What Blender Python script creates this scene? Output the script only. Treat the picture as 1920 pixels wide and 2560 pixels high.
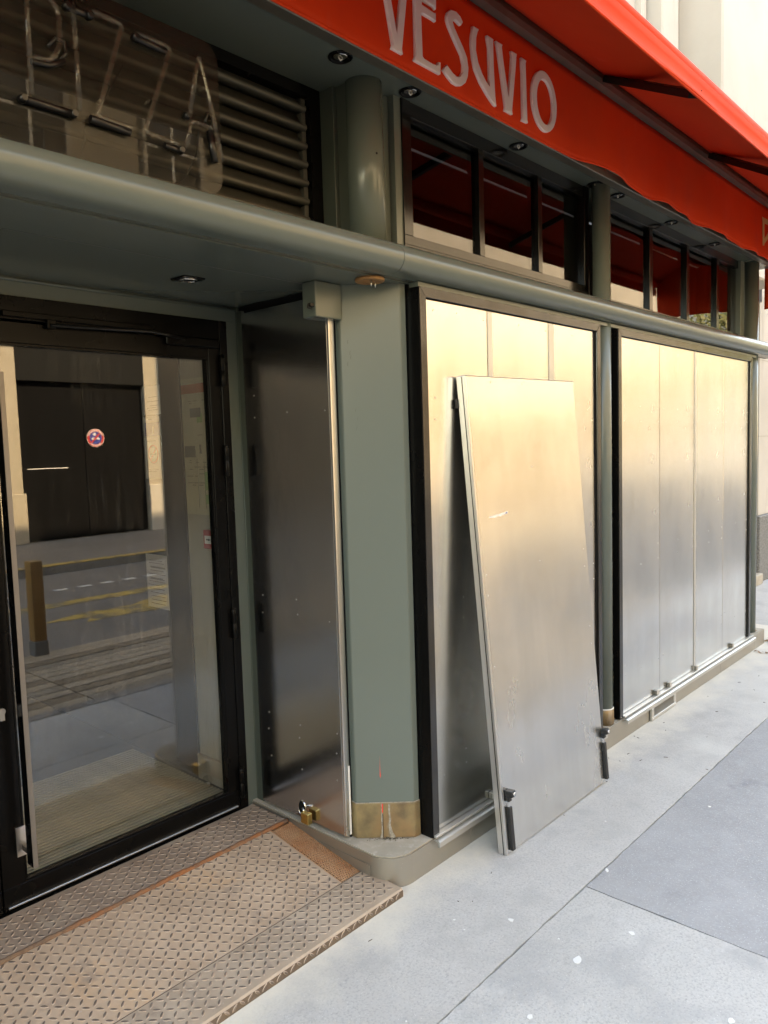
import bpy, bmesh, math, random
from mathutils import Vector, Matrix
random.seed(7)
for o in list(bpy.data.objects): bpy.data.objects.remove(o, do_unlink=True)
SC = bpy.context.scene
COL = SC.collection

# ------------------------------------------------------------------ camera
cam_d = bpy.data.cameras.new('camera'); cam = bpy.data.objects.new('camera', cam_d); COL.objects.link(cam)
yaw, pitch, roll = -0.83170989, 0.08347386, -0.03060167
def _rx(t): return Matrix(((1,0,0),(0,math.cos(t),-math.sin(t)),(0,math.sin(t),math.cos(t))))
def _ry(t): return Matrix(((math.cos(t),0,math.sin(t)),(0,1,0),(-math.sin(t),0,math.cos(t))))
def _rz(t): return Matrix(((math.cos(t),-math.sin(t),0),(math.sin(t),math.cos(t),0),(0,0,1)))
Mw = _rz(roll) @ _rx(pitch) @ _ry(yaw) @ Matrix(((1,0,0),(0,0,-1),(0,1,0)))     # world -> camera (x right, y down, z forward)
R = Matrix((Mw[0], -Vector(Mw[1]), -Vector(Mw[2]))).transposed()
cam.matrix_world = Matrix.Translation((0, -1.762, 1.6)) @ R.to_4x4()
cam_d.sensor_fit = 'VERTICAL'; cam_d.sensor_height = 24.0; cam_d.lens = 24.0*1911.5/2560
cam_d.clip_start = 0.02; cam_d.clip_end = 400
SC.camera = cam
SC.render.resolution_x = 768; SC.render.resolution_y = 1024

# ------------------------------------------------------------------ sky, sun, exposure
SUN_EL, SUN_AZ = math.radians(44), math.radians(24)      # the sun stands behind the shop; azimuth measured from +Y towards +X
to_sun = Vector((math.cos(SUN_EL)*math.sin(SUN_AZ), math.cos(SUN_EL)*math.cos(SUN_AZ), math.sin(SUN_EL)))
world = bpy.data.worlds.new('World'); SC.world = world; world.use_nodes = True
wn = world.node_tree.nodes; wl = world.node_tree.links
bg = wn['Background']; sky = wn.new('ShaderNodeTexSky'); sky.sky_type = 'NISHITA'; sky.sun_disc = False
sky.sun_elevation = SUN_EL; sky.sun_rotation = SUN_AZ
wl.new(sky.outputs[0], bg.inputs[0]); bg.inputs[1].default_value = 0.15
sun_d = bpy.data.lights.new('sun', 'SUN'); sun_d.energy = 2.0; sun_d.angle = math.radians(0.5); sun_d.color = (1.0, 0.90, 0.76)
sun = bpy.data.objects.new('sun', sun_d); COL.objects.link(sun)
sun.rotation_euler = to_sun.to_track_quat('Z', 'Y').to_euler(); sun.location = (0, 5, 30)
SC.view_settings.view_transform = 'Standard'; SC.view_settings.look = 'None'
SC.view_settings.gamma = 1.0; SC.view_settings.use_curve_mapping = False
SC.view_settings.exposure = 3.6
SC.view_settings.use_white_balance = True; SC.view_settings.white_balance_temperature = 10200; SC.view_settings.white_balance_tint = 10

# ------------------------------------------------------------------ materials
MATS = {}
def nd(t, kind, **kw):
    n = t.nodes.new(kind)
    for k, v in kw.items(): setattr(n, k, v)
    return n
def ramp(t, src, stops):
    r = nd(t, 'ShaderNodeValToRGB'); e = r.color_ramp.elements
    while len(e) < len(stops): e.new(0.5)
    for i, (p, c) in enumerate(stops):
        e[i].position = p; e[i].color = (c, c, c, 1) if not isinstance(c, tuple) else (*c, 1)
    t.links.new(src, r.inputs[0]); return r.outputs[0]
def noise(t, scale, detail=4, rough=.55, stretch=None, dist=0.0, seed=0.0):
    tc = nd(t, 'ShaderNodeTexCoord'); mp = nd(t, 'ShaderNodeMapping')
    mp.inputs['Location'].default_value = (seed, seed*1.7, seed*.6)
    if stretch: mp.inputs['Scale'].default_value = stretch
    t.links.new(tc.outputs['Object'], mp.inputs[0])
    n = nd(t, 'ShaderNodeTexNoise'); n.inputs['Scale'].default_value = scale; n.inputs['Detail'].default_value = detail
    n.inputs['Roughness'].default_value = rough; n.inputs['Distortion'].default_value = dist
    t.links.new(mp.outputs[0], n.inputs['Vector']); return n.outputs['Fac']
def mixc(t, fac, a, b):
    m = nd(t, 'ShaderNodeMix', data_type='RGBA')
    for i, v in ((6, a), (7, b)):
        if isinstance(v, tuple): m.inputs[i].default_value = (*v, 1)
        else: t.links.new(v, m.inputs[i])
    if isinstance(fac, float): m.inputs[0].default_value = fac
    else: t.links.new(fac, m.inputs[0])
    return m.outputs[2]
def mat(name, col, rough=.5, metal=0.0, var=None, layers=(), rvar=None, bumps=(), spec=.5, aniso=0.0, coat=0.0, specks=()):
    """col base colour; var=(colour2, scale, lo, hi[, stretch]); layers: more of the same; rvar=(scale, lo, hi[, stretch]); bumps=((scale, strength, distance[, stretch]), ...)"""
    m = bpy.data.materials.new(name); m.use_nodes = True; t = m.node_tree; p = t.nodes['Principled BSDF']
    p.inputs['Metallic'].default_value = metal; p.inputs['Roughness'].default_value = rough
    p.inputs['Specular IOR Level'].default_value = spec; p.inputs['Anisotropic'].default_value = aniso
    p.inputs['Coat Weight'].default_value = coat
    src = col
    for i, L in enumerate((list([var]) if var else []) + list(layers)):
        c2, sc, lo, hi = L[:4]; st = L[4] if len(L) > 4 else None
        f = ramp(t, noise(t, sc, 6, .6, st, 0, 3.1*i+1), ((lo, 0.0), (hi, 1.0)))
        src = mixc(t, f, src, c2)
    for c2, sc, rad in specks:
        tc = nd(t, 'ShaderNodeTexCoord'); vo = nd(t, 'ShaderNodeTexVoronoi'); vo.inputs['Scale'].default_value = sc
        t.links.new(tc.outputs['Object'], vo.inputs['Vector'])
        src = mixc(t, ramp(t, vo.outputs['Distance'], ((rad*.7, 1.0), (rad, 0.0))), src, c2)
    if isinstance(src, tuple): p.inputs['Base Color'].default_value = (*src, 1)
    else: t.links.new(src, p.inputs['Base Color'])
    if rvar:
        f = noise(t, rvar[0], 5, .6, rvar[3] if len(rvar) > 3 else None, 0, 9)
        mr = nd(t, 'ShaderNodeMapRange'); mr.inputs[1].default_value = .3; mr.inputs[2].default_value = .7
        mr.inputs[3].default_value = rvar[1]; mr.inputs[4].default_value = rvar[2]
        t.links.new(f, mr.inputs[0]); t.links.new(mr.outputs[0], p.inputs['Roughness'])
    last = None
    for i, b in enumerate(bumps):
        bn = nd(t, 'ShaderNodeBump'); bn.inputs['Strength'].default_value = b[1]; bn.inputs['Distance'].default_value = b[2]
        t.links.new(noise(t, b[0], 4, .6, b[3] if len(b) > 3 else None, 0, 5.0*i+2), bn.inputs['Height'])
        if last: t.links.new(last, bn.inputs['Normal'])
        last = bn.outputs[0]
    if last: t.links.new(last, p.inputs['Normal'])
    MATS[name] = m; return m

mat('green_paint', (.126, .150, .131), .24, bumps=((2.0, .03, .02),))
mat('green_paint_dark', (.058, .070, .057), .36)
mat('bronze_frame', (.012, .0105, .009), .16, var=((.018, .016, .014), 3, .4, .7), rvar=(7, .12, .22), spec=.8)
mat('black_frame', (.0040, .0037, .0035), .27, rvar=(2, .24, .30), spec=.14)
mat('window_frame', (.006, .0055, .005), .17, rvar=(2, .15, .20), spec=.45)
mat('black_matt', (.006, .006, .006), .7, spec=.2)
mat('steel_sheet', (.82, .81, .785), .2, 1.0, var=((.72, .71, .685), 1.3, .2, .8, (1, 1, .5)), layers=(((.66, .65, .62), 11, .40, .95, (1, 1, .12)), ((.66, .645, .61), 4, .52, .80), ((.63, .62, .60), 26, .70, .86, (.5, 1, 1.2))), specks=(((.45, .44, .42), 9, .016),), rvar=(2.4, .17, .30, (1, 1, .45)), bumps=((1.4, .03, .05),))
mat('steel_return', (.68, .685, .69), .2, 1.0, var=((.60, .605, .61), 1.6, .2, .8, (1, 1, .4)), specks=(((.9, .89, .86), 34, .055), ((.85, .84, .8), 90, .05)), rvar=(1.6, .16, .22, (1, 1, .4)), bumps=((2.5, .02, .05),))
mat('aluminium', (.74, .735, .72), .30, 1.0, var=((.68, .67, .655), 3, .2, .8), rvar=(2, .27, .33))
mat('aluminium_white', (.56, .545, .51), .36, .6, var=((.48, .46, .42), 5, .3, .85), rvar=(3, .32, .40))
mat('plinth_steel', (.44, .41, .36), .42, .85, var=((.40, .365, .31), 3, .25, .8), specks=(((.62, .6, .55), 60, .06),), rvar=(3, .38, .46), bumps=((4, .02, .04),))
mat('plinth_stone', (.46, .41, .33), .8, var=((.37, .33, .26), 9, .40, .72), layers=(((.55, .51, .44), 30, .55, .75), ((.26, .22, .17), 14, .66, .82)), bumps=((60, .3, .003),))
mat('brass', (.31, .235, .12), .5, .55, var=((.17, .125, .075), 7, .42, .62), layers=(((.33, .205, .105), 5, .50, .70), ((.40, .37, .31), 13, .64, .78, (1, 1, .25))), rvar=(6, .42, .58), bumps=((40, .15, .002),))
mat('brass_bright', (.66, .47, .17), .3, 1.0, var=((.5, .34, .12), 60, .45, .7))
mat('rivet', (.52, .50, .47), .4, .8)
mat('handle_grey', (.20, .185, .17), .4, .4)
mat('block_grey', (.42, .40, .36), .5)
mat('chrome', (.8, .8, .8), .1, 1.0)
mat('weld_rust', (.20, .13, .085), .9, var=((.30, .12, .05), 2.2, .48, .62), layers=(((.15, .095, .065), 40, .5, .65),), bumps=((120, .6, .003),))
def plate_mat(name, a, b, c, d):
    return mat(name, a, .62, .0, var=(b, 5, .40, .62), layers=((c, 3.1, .58, .74), (d, 11, .56, .74), ((.48, .41, .34), 70, .63, .74)), rvar=(14, .48, .78), bumps=((140, .25, .0015), (30, .15, .003)))
plate_mat('checker_landing', (.40, .30, .225), (.30, .22, .165), (.50, .41, .31), (.23, .175, .135))
plate_mat('checker_slope', (.52, .39, .285), (.43, .315, .225), (.58, .37, .215), (.30, .235, .185))
plate_mat('checker_front', (.48, .37, .275), (.39, .295, .215), (.54, .43, .325), (.28, .22, .175))
mat('lug_worn_shade', (.13, .10, .078), .6, var=((.19, .145, .11), 8, .4, .7), layers=(((.34, .26, .20), 3, .55, .75),))  # worn lug tops, with their shaded side painted into the dark colour
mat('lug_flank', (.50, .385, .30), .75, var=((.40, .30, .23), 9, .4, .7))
mat('lip_brown', (.115, .08, .058), .7, var=((.16, .115, .08), 14, .4, .65), layers=(((.08, .055, .04), 9, .55, .75),))  # darker brown for the ramp's lip and fold seam
mat('grate_rust', (.46, .215, .105), .75, var=((.52, .30, .17), 12, .4, .65), layers=(((.34, .15, .075), 25, .55, .72),))
mat('red_canvas', (.84, .064, .018), .78, var=((.74, .046, .013), 1.3, .4, .7, (1, 1, .35)), layers=(((.84, .10, .05), 7, .62, .8, (1, 1, .3)),), bumps=((900, .12, .0006), (3.0, .06, .02, (1.4, 1, .2))), spec=.25)
mat('letter_white', (.86, .84, .82), .45, var=((.80, .78, .75), 12, .4, .8))
mat('gold_print', (.66, .43, .18), .6)
mat('rail_metal', (.20, .18, .15), .38, .6, var=((.15, .135, .11), 6, .4, .7))
mat('dark_metal', (.02, .018, .017), .4, .5)
mat('rubber_black', (.012, .012, .013), .5, bumps=((80, .2, .002),))
mat('wood_disc', (.40, .20, .075), .55, var=((.27, .125, .045), 26, .4, .6, (.25, 1.6, 1)))
mat('louvre_metal', (.095, .094, .080), .5, .3, var=((.072, .071, .060), 5, .35, .75, (.3, 1, 1)), rvar=(4, .4, .5))
mat('tube_black', (.008, .007, .007), .3)
PS = dict(bumps=((110, .45, .004), (24, .18, .006)))
mat('pavement_strip', (.48, .46, .43), .85, var=((.54, .52, .49), 2.6, .35, .7), layers=(((.36, .35, .335), 130, .48, .74), ((.40, .39, .37), 7, .50, .80), ((.62, .60, .55), 1.2, .52, .74), ((.27, .26, .25), 14, .71, .78)), specks=(((.33, .32, .305), 150, .13), ((.72, .71, .68), 100, .12)), **PS)
mat('pavement_light', (.48, .465, .435), .85, var=((.54, .525, .495), 2.3, .35, .7), layers=(((.34, .335, .32), 130, .48, .74), ((.37, .365, .355), 5, .50, .80), ((.54, .53, .51), 11, .6, .78)), specks=(((.32, .315, .305), 150, .13), ((.72, .71, .69), 100, .12)), **PS)
mat('pavement_dark', (.315, .312, .308), .82, var=((.375, .37, .365), 3.5, .40, .68), layers=(((.36, .36, .36), 34, .48, .78), ((.42, .42, .42), 110, .52, .72), ((.40, .40, .40), 9, .55, .80), ((.23, .23, .24), 5, .60, .78)), specks=(((.66, .66, .65), 90, .14), ((.22, .22, .225), 150, .12)), **PS)
def dust(name, edge_y, depth, col):
    # pale limewash dust lying in an uneven belt along the foot of the wall
    t = MATS[name].node_tree; p = t.nodes['Principled BSDF']; src = p.inputs['Base Color'].links[0].from_socket
    tc = nd(t, 'ShaderNodeTexCoord'); sp = nd(t, 'ShaderNodeSeparateXYZ'); t.links.new(tc.outputs['Object'], sp.inputs[0])
    mr = nd(t, 'ShaderNodeMapRange'); mr.inputs[1].default_value = edge_y-depth; mr.inputs[2].default_value = edge_y; mr.inputs[4].default_value = .5
    t.links.new(sp.outputs[1], mr.inputs[0])
    ad = nd(t, 'ShaderNodeMath', operation='MULTIPLY_ADD'); t.links.new(noise(t, 4.5, 6, .65, None, 0, 4), ad.inputs[0]); ad.inputs[1].default_value = .75; t.links.new(mr.outputs[0], ad.inputs[2])
    t.links.new(mixc(t, ramp(t, ad.outputs[0], ((.55, 0.0), (.88, .9))), src, col), p.inputs['Base Color'])
dust('pavement_strip', -.355, .30, (.72, .665, .56))
mat('joint_bitumen', (.06, .058, .056), .9)
mat('asphalt', (.145, .135, .125), .85, var=((.175, .165, .155), 1.2, .4, .65), layers=(((.21, .21, .21), 60, .6, .7),))
mat('kerb_granite', (.24, .235, .225), .7, var=((.16, .155, .15), 40, .45, .6), layers=(((.12, .11, .1), 2, .55, .75),))
mat('yellow_paint', (.48, .32, .08), .7, var=((.16, .135, .09), 4, .46, .58))
mat('white_paint', (.68, .68, .66), .65, var=((.42, .42, .41), 9, .5, .66))
mat('deck_wood', (.42, .335, .245), .75, var=((.32, .25, .18), 7, .4, .65, (.12, 1, 1)), layers=(((.50, .41, .31), 16, .55, .72, (.06, 1, 1)),))
mat('added_band_dark', (.025, .021, .018), .5)
mat('deck_wood_grey', (.34, .285, .22), .8, var=((.25, .205, .155), 9, .4, .65, (.12, 1, 1)))
mat('deck_wood_dark', (.27, .205, .145), .8, var=((.20, .15, .10), 9, .4, .65, (.12, 1, 1)))
mat('post_wood', (.42, .235, .08), .7, var=((.30, .16, .055), 14, .4, .65, (1, 1, .12)))
mat('limestone', (.44, .38, .29), .8, var=((.39, .335, .255), 1.1, .4, .7), layers=(((.47, .42, .34), 4, .55, .75), ((.35, .30, .23), 6, .70, .84)), bumps=((30, .15, .006),))
mat('limestone_pale', (.58, .53, .455), .8, var=((.51, .465, .395), 1.1, .42, .7), layers=(((.44, .39, .32), 3.2, .60, .82, (1, 1, .3)),), bumps=((30, .15, .006),))
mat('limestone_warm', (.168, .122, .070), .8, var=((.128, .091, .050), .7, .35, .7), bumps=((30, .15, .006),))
mat('granite', (.22, .215, .20), .6, var=((.11, .108, .10), 70, .45, .56), layers=(((.38, .37, .35), 95, .58, .66),), bumps=((60, .2, .004),))
mat('garage_black', (.004, .0038, .004), .7, spec=.08, var=((.006, .0056, .006), 4, .4, .7, (1, 1, .4)), bumps=((2.5, .3, .03, (1, 1, .35)),))
mat('garage_lintel', (.014, .014, .0135), .7, spec=.1)
mat('window_dark', (.02, .022, .025), .08)
mat('shutter_grey', (.30, .31, .32), .6)
mat('zinc', (.22, .235, .26), .45, .4)
mat('interior_wall', (.42, .385, .30), .7, var=((.37, .335, .26), 3, .4, .7))
mat('interior_skirting', (.40, .34, .25), .6)
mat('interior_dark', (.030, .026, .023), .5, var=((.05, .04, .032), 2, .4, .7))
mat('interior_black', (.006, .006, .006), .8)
mat('mat_ribs', (.52, .44, .30), .6, .2, var=((.40, .36, .26), 9, .4, .7))
mat('mat_base', (.07, .06, .045), .8)
mat('cement', (.36, .32, .26), .9, var=((.24, .2, .15), 60, .45, .6))
mat('paper_white', (.72, .71, .68), .6)
mat('paper_cream', (.52, .47, .33), .55)
mat('paper_green', (.30, .42, .20), .55)
mat('paper_red', (.42, .10, .045), .55)
mat('paper_blue', (.03, .05, .28), .55)
mat('ink_grey', (.20, .185, .15), .6)
mat('ink_red', (.55, .03, .03), .5)
mat('alarm_red', (.42, .035, .025), .35)
mat('plastic_white', (.75, .74, .70), .4)
mat('leaf_dead', (.22, .10, .045), .8, var=((.33, .2, .1), 30, .4, .6))
mat('twig', (.10, .075, .05), .9)
mat('bark', (.09, .075, .06), .9, bumps=((30, .6, .02),))
mat('leaf_spring', (.17, .17, .045), .6)
mat('gum', (.74, .73, .70), .8)
mat('marker_red', (.75, .06, .04), .6)

def glass_mat(name, ior, tint, dirt=0.0, dirt_col=(.6, .58, .52), smoke=None, rough=0.0):
    m = bpy.data.materials.new(name); m.use_nodes = True; t = m.node_tree
    for n in list(t.nodes):
        if n.type != 'OUTPUT_MATERIAL': t.nodes.remove(n)
    out = [n for n in t.nodes if n.type == 'OUTPUT_MATERIAL'][0]
    g = nd(t, 'ShaderNodeNewGeometry'); dt = nd(t, 'ShaderNodeVectorMath', operation='DOT_PRODUCT')
    t.links.new(g.outputs['Incoming'], dt.inputs[0]); t.links.new(g.outputs['Normal'], dt.inputs[1])
    ab = nd(t, 'ShaderNodeMath', operation='ABSOLUTE'); t.links.new(dt.outputs['Value'], ab.inputs[0])
    om = nd(t, 'ShaderNodeMath', operation='SUBTRACT'); om.inputs[0].default_value = 1.0; t.links.new(ab.outputs[0], om.inputs[1])
    pw_ = nd(t, 'ShaderNodeMath', operation='POWER'); t.links.new(om.outputs[0], pw_.inputs[0]); pw_.inputs[1].default_value = 5.0
    f0 = ((ior-1)/(ior+1))**2
    fr = nd(t, 'ShaderNodeMath', operation='MULTIPLY_ADD'); t.links.new(pw_.outputs[0], fr.inputs[0]); fr.inputs[1].default_value = 1-f0; fr.inputs[2].default_value = f0
    tr = nd(t, 'ShaderNodeBsdfTransparent'); tr.inputs[0].default_value = (*tint, 1)
    gl = nd(t, 'ShaderNodeBsdfGlossy'); gl.inputs['Roughness'].default_value = rough
    mx = nd(t, 'ShaderNodeMixShader'); t.links.new(fr.outputs[0], mx.inputs[0]); t.links.new(tr.outputs[0], mx.inputs[1]); t.links.new(gl.outputs[0], mx.inputs[2])
    last = mx.outputs[0]
    if dirt > 0:
        df = nd(t, 'ShaderNodeBsdfDiffuse'); df.inputs[0].default_value = (*dirt_col, 1)
        a = ramp(t, noise(t, 16, 3, .5, (1.6, 1, .13), 1.4, 2), ((.50, 0.0), (.54, .25), (.565, 1.0), (.59, .25), (.70, 0.05)))
        b = ramp(t, noise(t, 2.2, 3, .5, None, 0, 7), ((.40, 0.1), (.62, 1.0)))
        mu = nd(t, 'ShaderNodeMath', operation='MULTIPLY'); t.links.new(a, mu.inputs[0]); t.links.new(b, mu.inputs[1])
        m2 = nd(t, 'ShaderNodeMath', operation='MULTIPLY_ADD'); t.links.new(mu.outputs[0], m2.inputs[0]); m2.inputs[1].default_value = dirt; m2.inputs[2].default_value = dirt*.015
        mm = nd(t, 'ShaderNodeMixShader'); t.links.new(m2.outputs[0], mm.inputs[0]); t.links.new(last, mm.inputs[1]); t.links.new(df.outputs[0], mm.inputs[2]); last = mm.outputs[0]
    if smoke:
        df = nd(t, 'ShaderNodeBsdfDiffuse'); df.inputs[0].default_value = (*smoke[0], 1)
        f = ramp(t, noise(t, 5, 5, .6, (.6, 1, 1.6)), ((.35, smoke[1]*.55), (.7, smoke[1])))
        mm = nd(t, 'ShaderNodeMixShader'); t.links.new(f, mm.inputs[0]); t.links.new(last, mm.inputs[1]); t.links.new(df.outputs[0], mm.inputs[2]); last = mm.outputs[0]
    t.links.new(last, out.inputs[0]); MATS[name] = m
glass_mat('door_glass', 2.05, (.96, .97, .96), dirt=.06)
glass_mat('window_glass', 1.7, (.45, .42, .40))
glass_mat('acrylic', 1.28, (.80, .78, .74), smoke=((.060, .057, .051), .30))
glass_mat('tube_glass', 1.48, (.93, .92, .90), smoke=((.34, .32, .27), .07))
# canvas of the awning lets a little light through
def canvas_translucent():
    m = MATS['red_canvas'].copy(); m.name = 'red_canvas_awning'; t = m.node_tree
    out = [n for n in t.nodes if n.type == 'OUTPUT_MATERIAL'][0]; p = t.nodes['Principled BSDF']
    tl = nd(t, 'ShaderNodeBsdfTranslucent'); tl.inputs[0].default_value = (.55, .012, .004, 1)
    mx = nd(t, 'ShaderNodeMixShader'); mx.inputs[0].default_value = .12
    t.links.new(p.outputs[0], mx.inputs[1]); t.links.new(tl.outputs[0], mx.inputs[2]); t.links.new(mx.outputs[0], out.inputs[0])
    MATS['red_canvas_awning'] = m
canvas_translucent()

# ------------------------------------------------------------------ building blocks
WL = {}
class MB:
    def __init__(s): s.bm = bmesh.new()
    def quad(s, *p): s.bm.faces.new([s.bm.verts.new(q) for q in p]); return s
    def box(s, x0, x1, y0, y1, z0, z1, bev=0.0, seg=1):
        b = bmesh.new()
        bmesh.ops.create_cube(b, size=1.0)
        for v in b.verts: v.co = Vector(((x0+x1)/2+v.co.x*(x1-x0), (y0+y1)/2+v.co.y*(y1-y0), (z0+z1)/2+v.co.z*(z1-z0)))
        if bev > 0: bmesh.ops.bevel(b, geom=b.edges[:], offset=min(bev, .45*min(abs(x1-x0), abs(y1-y0), abs(z1-z0))), segments=seg, affect='EDGES', profile=.6)
        s._add(b); return s
    def _add(s, b):
        vm = {v: s.bm.verts.new(v.co) for v in b.verts}
        for f in b.faces:
            try:
                nf = s.bm.faces.new([vm[v] for v in f.verts]); nf.smooth = f.smooth
            except ValueError: pass
        b.free()
    def prism(s, poly, axis, a, b, bev=0.0, smooth=False):
        """poly: list of 2D points; axis 'x': (y,z), 'y': (x,z), 'z': (x,y)"""
        def P(p, t): return {'x': (t, p[0], p[1]), 'y': (p[0], t, p[1]), 'z': (p[0], p[1], t)}[axis]
        g = bmesh.new(); n = len(poly)
        A = [g.verts.new(P(p, a)) for p in poly]; B = [g.verts.new(P(p, b)) for p in poly]
        for i in range(n):
            f = g.faces.new((A[i], A[(i+1) % n], B[(i+1) % n], B[i])); f.smooth = smooth
        if smooth: A = [g.verts.new(v.co) for v in A]; B = [g.verts.new(v.co) for v in B]
        g.faces.new(A[::-1]); g.faces.new(B)
        bmesh.ops.recalc_face_normals(g, faces=g.faces[:])
        if bev > 0: bmesh.ops.bevel(g, geom=g.edges[:], offset=bev, segments=1, affect='EDGES', profile=.6)
        s._add(g); return s
    def tube(s, pts, r, n=10, caps=True, smooth=True):
        pts = [Vector(p) for p in pts]; rings = []
        rs = r if isinstance(r, (list, tuple)) else [r]*len(pts)
        up = None
        for i, p in enumerate(pts):
            d = ((pts[min(i+1, len(pts)-1)]-pts[i]).normalized()+(pts[i]-pts[max(i-1, 0)]).normalized())
            if d.length < 1e-6: d = Vector((0, 0, 1))
            d.normalize()
            if up is None:
                up = Vector((0, 0, 1)) if abs(d.z) < .9 else Vector((1, 0, 0))
            u = (up - d*up.dot(d)).normalized(); w = d.cross(u); up = u
            rings.append([s.bm.verts.new(p+(u*math.cos(2*math.pi*k/n)+w*math.sin(2*math.pi*k/n))*rs[i]) for k in range(n)])
        for a, b in zip(rings, rings[1:]):
            for k in range(n):
                f = s.bm.faces.new((a[k], a[(k+1) % n], b[(k+1) % n], b[k])); f.smooth = smooth
        if caps: s.bm.faces.new(rings[0][::-1]); s.bm.faces.new(rings[-1])
        return s
    def lathe(s, c, prof, n=20, axis='z'):
        rings = []
        for r, h in prof:
            ring = []
            for k in range(n):
                a = 2*math.pi*k/n; u, v = r*math.cos(a), r*math.sin(a)
                o = {'z': (u, v, h), 'y': (u, h, v), 'x': (h, u, v)}[axis]
                ring.append(s.bm.verts.new((c[0]+o[0], c[1]+o[1], c[2]+o[2])))
            rings.append(ring)
        for a, b in zip(rings, rings[1:]):
            for k in range(n):
                f = s.bm.faces.new((a[k], a[(k+1) % n], b[(k+1) % n], b[k])); f.smooth = True
        s.bm.faces.new(rings[0][::-1]); s.bm.faces.new(rings[-1]); return s
    def build(s, name, material, parent=None, local=False, autosmooth=True, recalc=True):
        if recalc: bmesh.ops.recalc_face_normals(s.bm, faces=s.bm.faces[:])
        me = bpy.data.meshes.new(name)
        c = Vector((0, 0, 0))
        if not local:
            vs = [v.co for v in s.bm.verts]
            lo = Vector((min(v[i] for v in vs) for i in range(3))); hi = Vector((max(v[i] for v in vs) for i in range(3)))
            c = (lo+hi)/2
            for v in s.bm.verts: v.co -= c
        s.bm.to_mesh(me); s.bm.free()
        me.materials.append(MATS[material])
        o = bpy.data.objects.new(name, me); COL.objects.link(o)
        if parent is not None:
            o.parent = parent
            o.location = (0, 0, 0) if local else c-WL[parent.name]
        else: o.location = c
        WL[o.name] = c if not local else (WL[parent.name] if parent else c)
        return o
def thing(name, label, cat, loc=(0, 0, 0), group=None, rot=None):
    o = bpy.data.objects.new(name, None); COL.objects.link(o); o.empty_display_size = .1
    o.location = loc; o['label'] = label; o['category'] = cat
    if group: o['group'] = group
    if rot: o.rotation_euler = rot
    WL[o.name] = Vector(loc); return o
def tag(o, label, cat, group=None):
    o['label'] = label; o['category'] = cat
    if group: o['group'] = group
    return o
def structure(o): o['kind'] = 'structure'; return o
def stuff(o): o['kind'] = 'stuff'; return o
def box(name, m, parent, x0, x1, y0, y1, z0, z1, bev=.0015): return MB().box(x0, x1, y0, y1, z0, z1, bev).build(name, m, parent)
def copy_obj(o, parent, loc):
    c = o.copy(); COL.objects.link(c); c.parent = parent; c.location = loc
    WL[c.name] = Vector(loc)+(WL[parent.name] if parent else Vector((0, 0, 0))); return c
def arc(cx, cy, r, a0, a1, n): return [(cx+r*math.cos(math.radians(a0+(a1-a0)*i/n)), cy+r*math.sin(math.radians(a0+(a1-a0)*i/n))) for i in range(n+1)]

# ================================================================== THE SETTING
ground = structure(MB().box(-150, 250, -150, 150, -.60, -.40).build('ground', 'asphalt'))
road = structure(MB().box(-60, 120, -7.80, -1.36, -.40, -.12).build('road', 'asphalt'))
pavement = structure(MB().box(-60, 120, -1.24, 12, -.38, -.012).build('pavement', 'joint_bitumen'))
def slab(m, x0, x1, y0, y1):
    # edges crumble a little where the asphalt was cut
    def edge(a, b):
        n = max(2, int((Vector(b)-Vector(a)).length/.035)); n = min(n, 420)
        return [(a[0]+(b[0]-a[0])*i/n+(random.uniform(-.0022, .0022) if 0 < i < n else 0), a[1]+(b[1]-a[1])*i/n+(random.uniform(-.0022, .0022) if 0 < i < n else 0)) for i in range(n)]
    ps = edge((x0, y0), (x1, y0))+edge((x1, y0), (x1, y1))+edge((x1, y1), (x0, y1))+edge((x0, y1), (x0, y0))
    return MB().prism(ps, 'z', -.03, 0).build('slab', m, pavement)
slab('pavement_strip', -14, 6.9, -.4885, 1.2)
slab('pavement_light', -14, 2.4105, -1.24, -.4945)
slab('pavement_dark', 2.4165, 6.9, -1.24, -.4945)
slab('pavement_light', 6.904, 30, -1.24, 1.6)
kerb = structure(MB().box(-60, 120, -1.36, -1.242, -.38, .002, .012).build('kerb', 'kerb_granite'))
opposite_pavement = structure(MB().box(-60, 120, -12.6, -7.93, -.38, 0).build('opposite_pavement', 'asphalt'))
opposite_kerb = structure(MB().box(-60, 120, -7.93, -7.80, -.38, .004, .02).build('opposite_kerb', 'kerb_granite'))
MB().box(-30, 60, -8.02, -7.802, .004, .008).build('yellow_line', 'yellow_paint', opposite_kerb)
for y0, y1 in ((-5.52, -5.26),): MB().box(-20, 60, y0, y1, -.12, -.116).build('yellow_line', 'yellow_paint', road)
zz = [(3.35, -4.50), (3.9, -4.70), (4.45, -4.62), (4.9, -4.86), (5.6, -4.90), (6.6, -4.6), (6.6, -4.28), (5.4, -4.36), (4.7, -4.12), (4.0, -4.22), (3.7, -4.18), (3.85, -4.40)]
MB().prism(zz, 'z', -.12, -.116).build('yellow_marking', 'yellow_paint', road)
dash0 = MB().box(-.085, .085, -.05, .05, -.12, -.116).build('dash', 'white_paint', road)
for k in range(46):
    x = -4+k*.325
    if k == 0: dash0.location.x = x
    else: copy_obj(dash0, road, (x, dash0.location.y, dash0.location.z))
for i, o in enumerate([o for o in bpy.data.objects if o.name.startswith('dash')]): o.location.y = -6.38-WL['road'].y; o.location.x -= WL['road'].x
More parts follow.
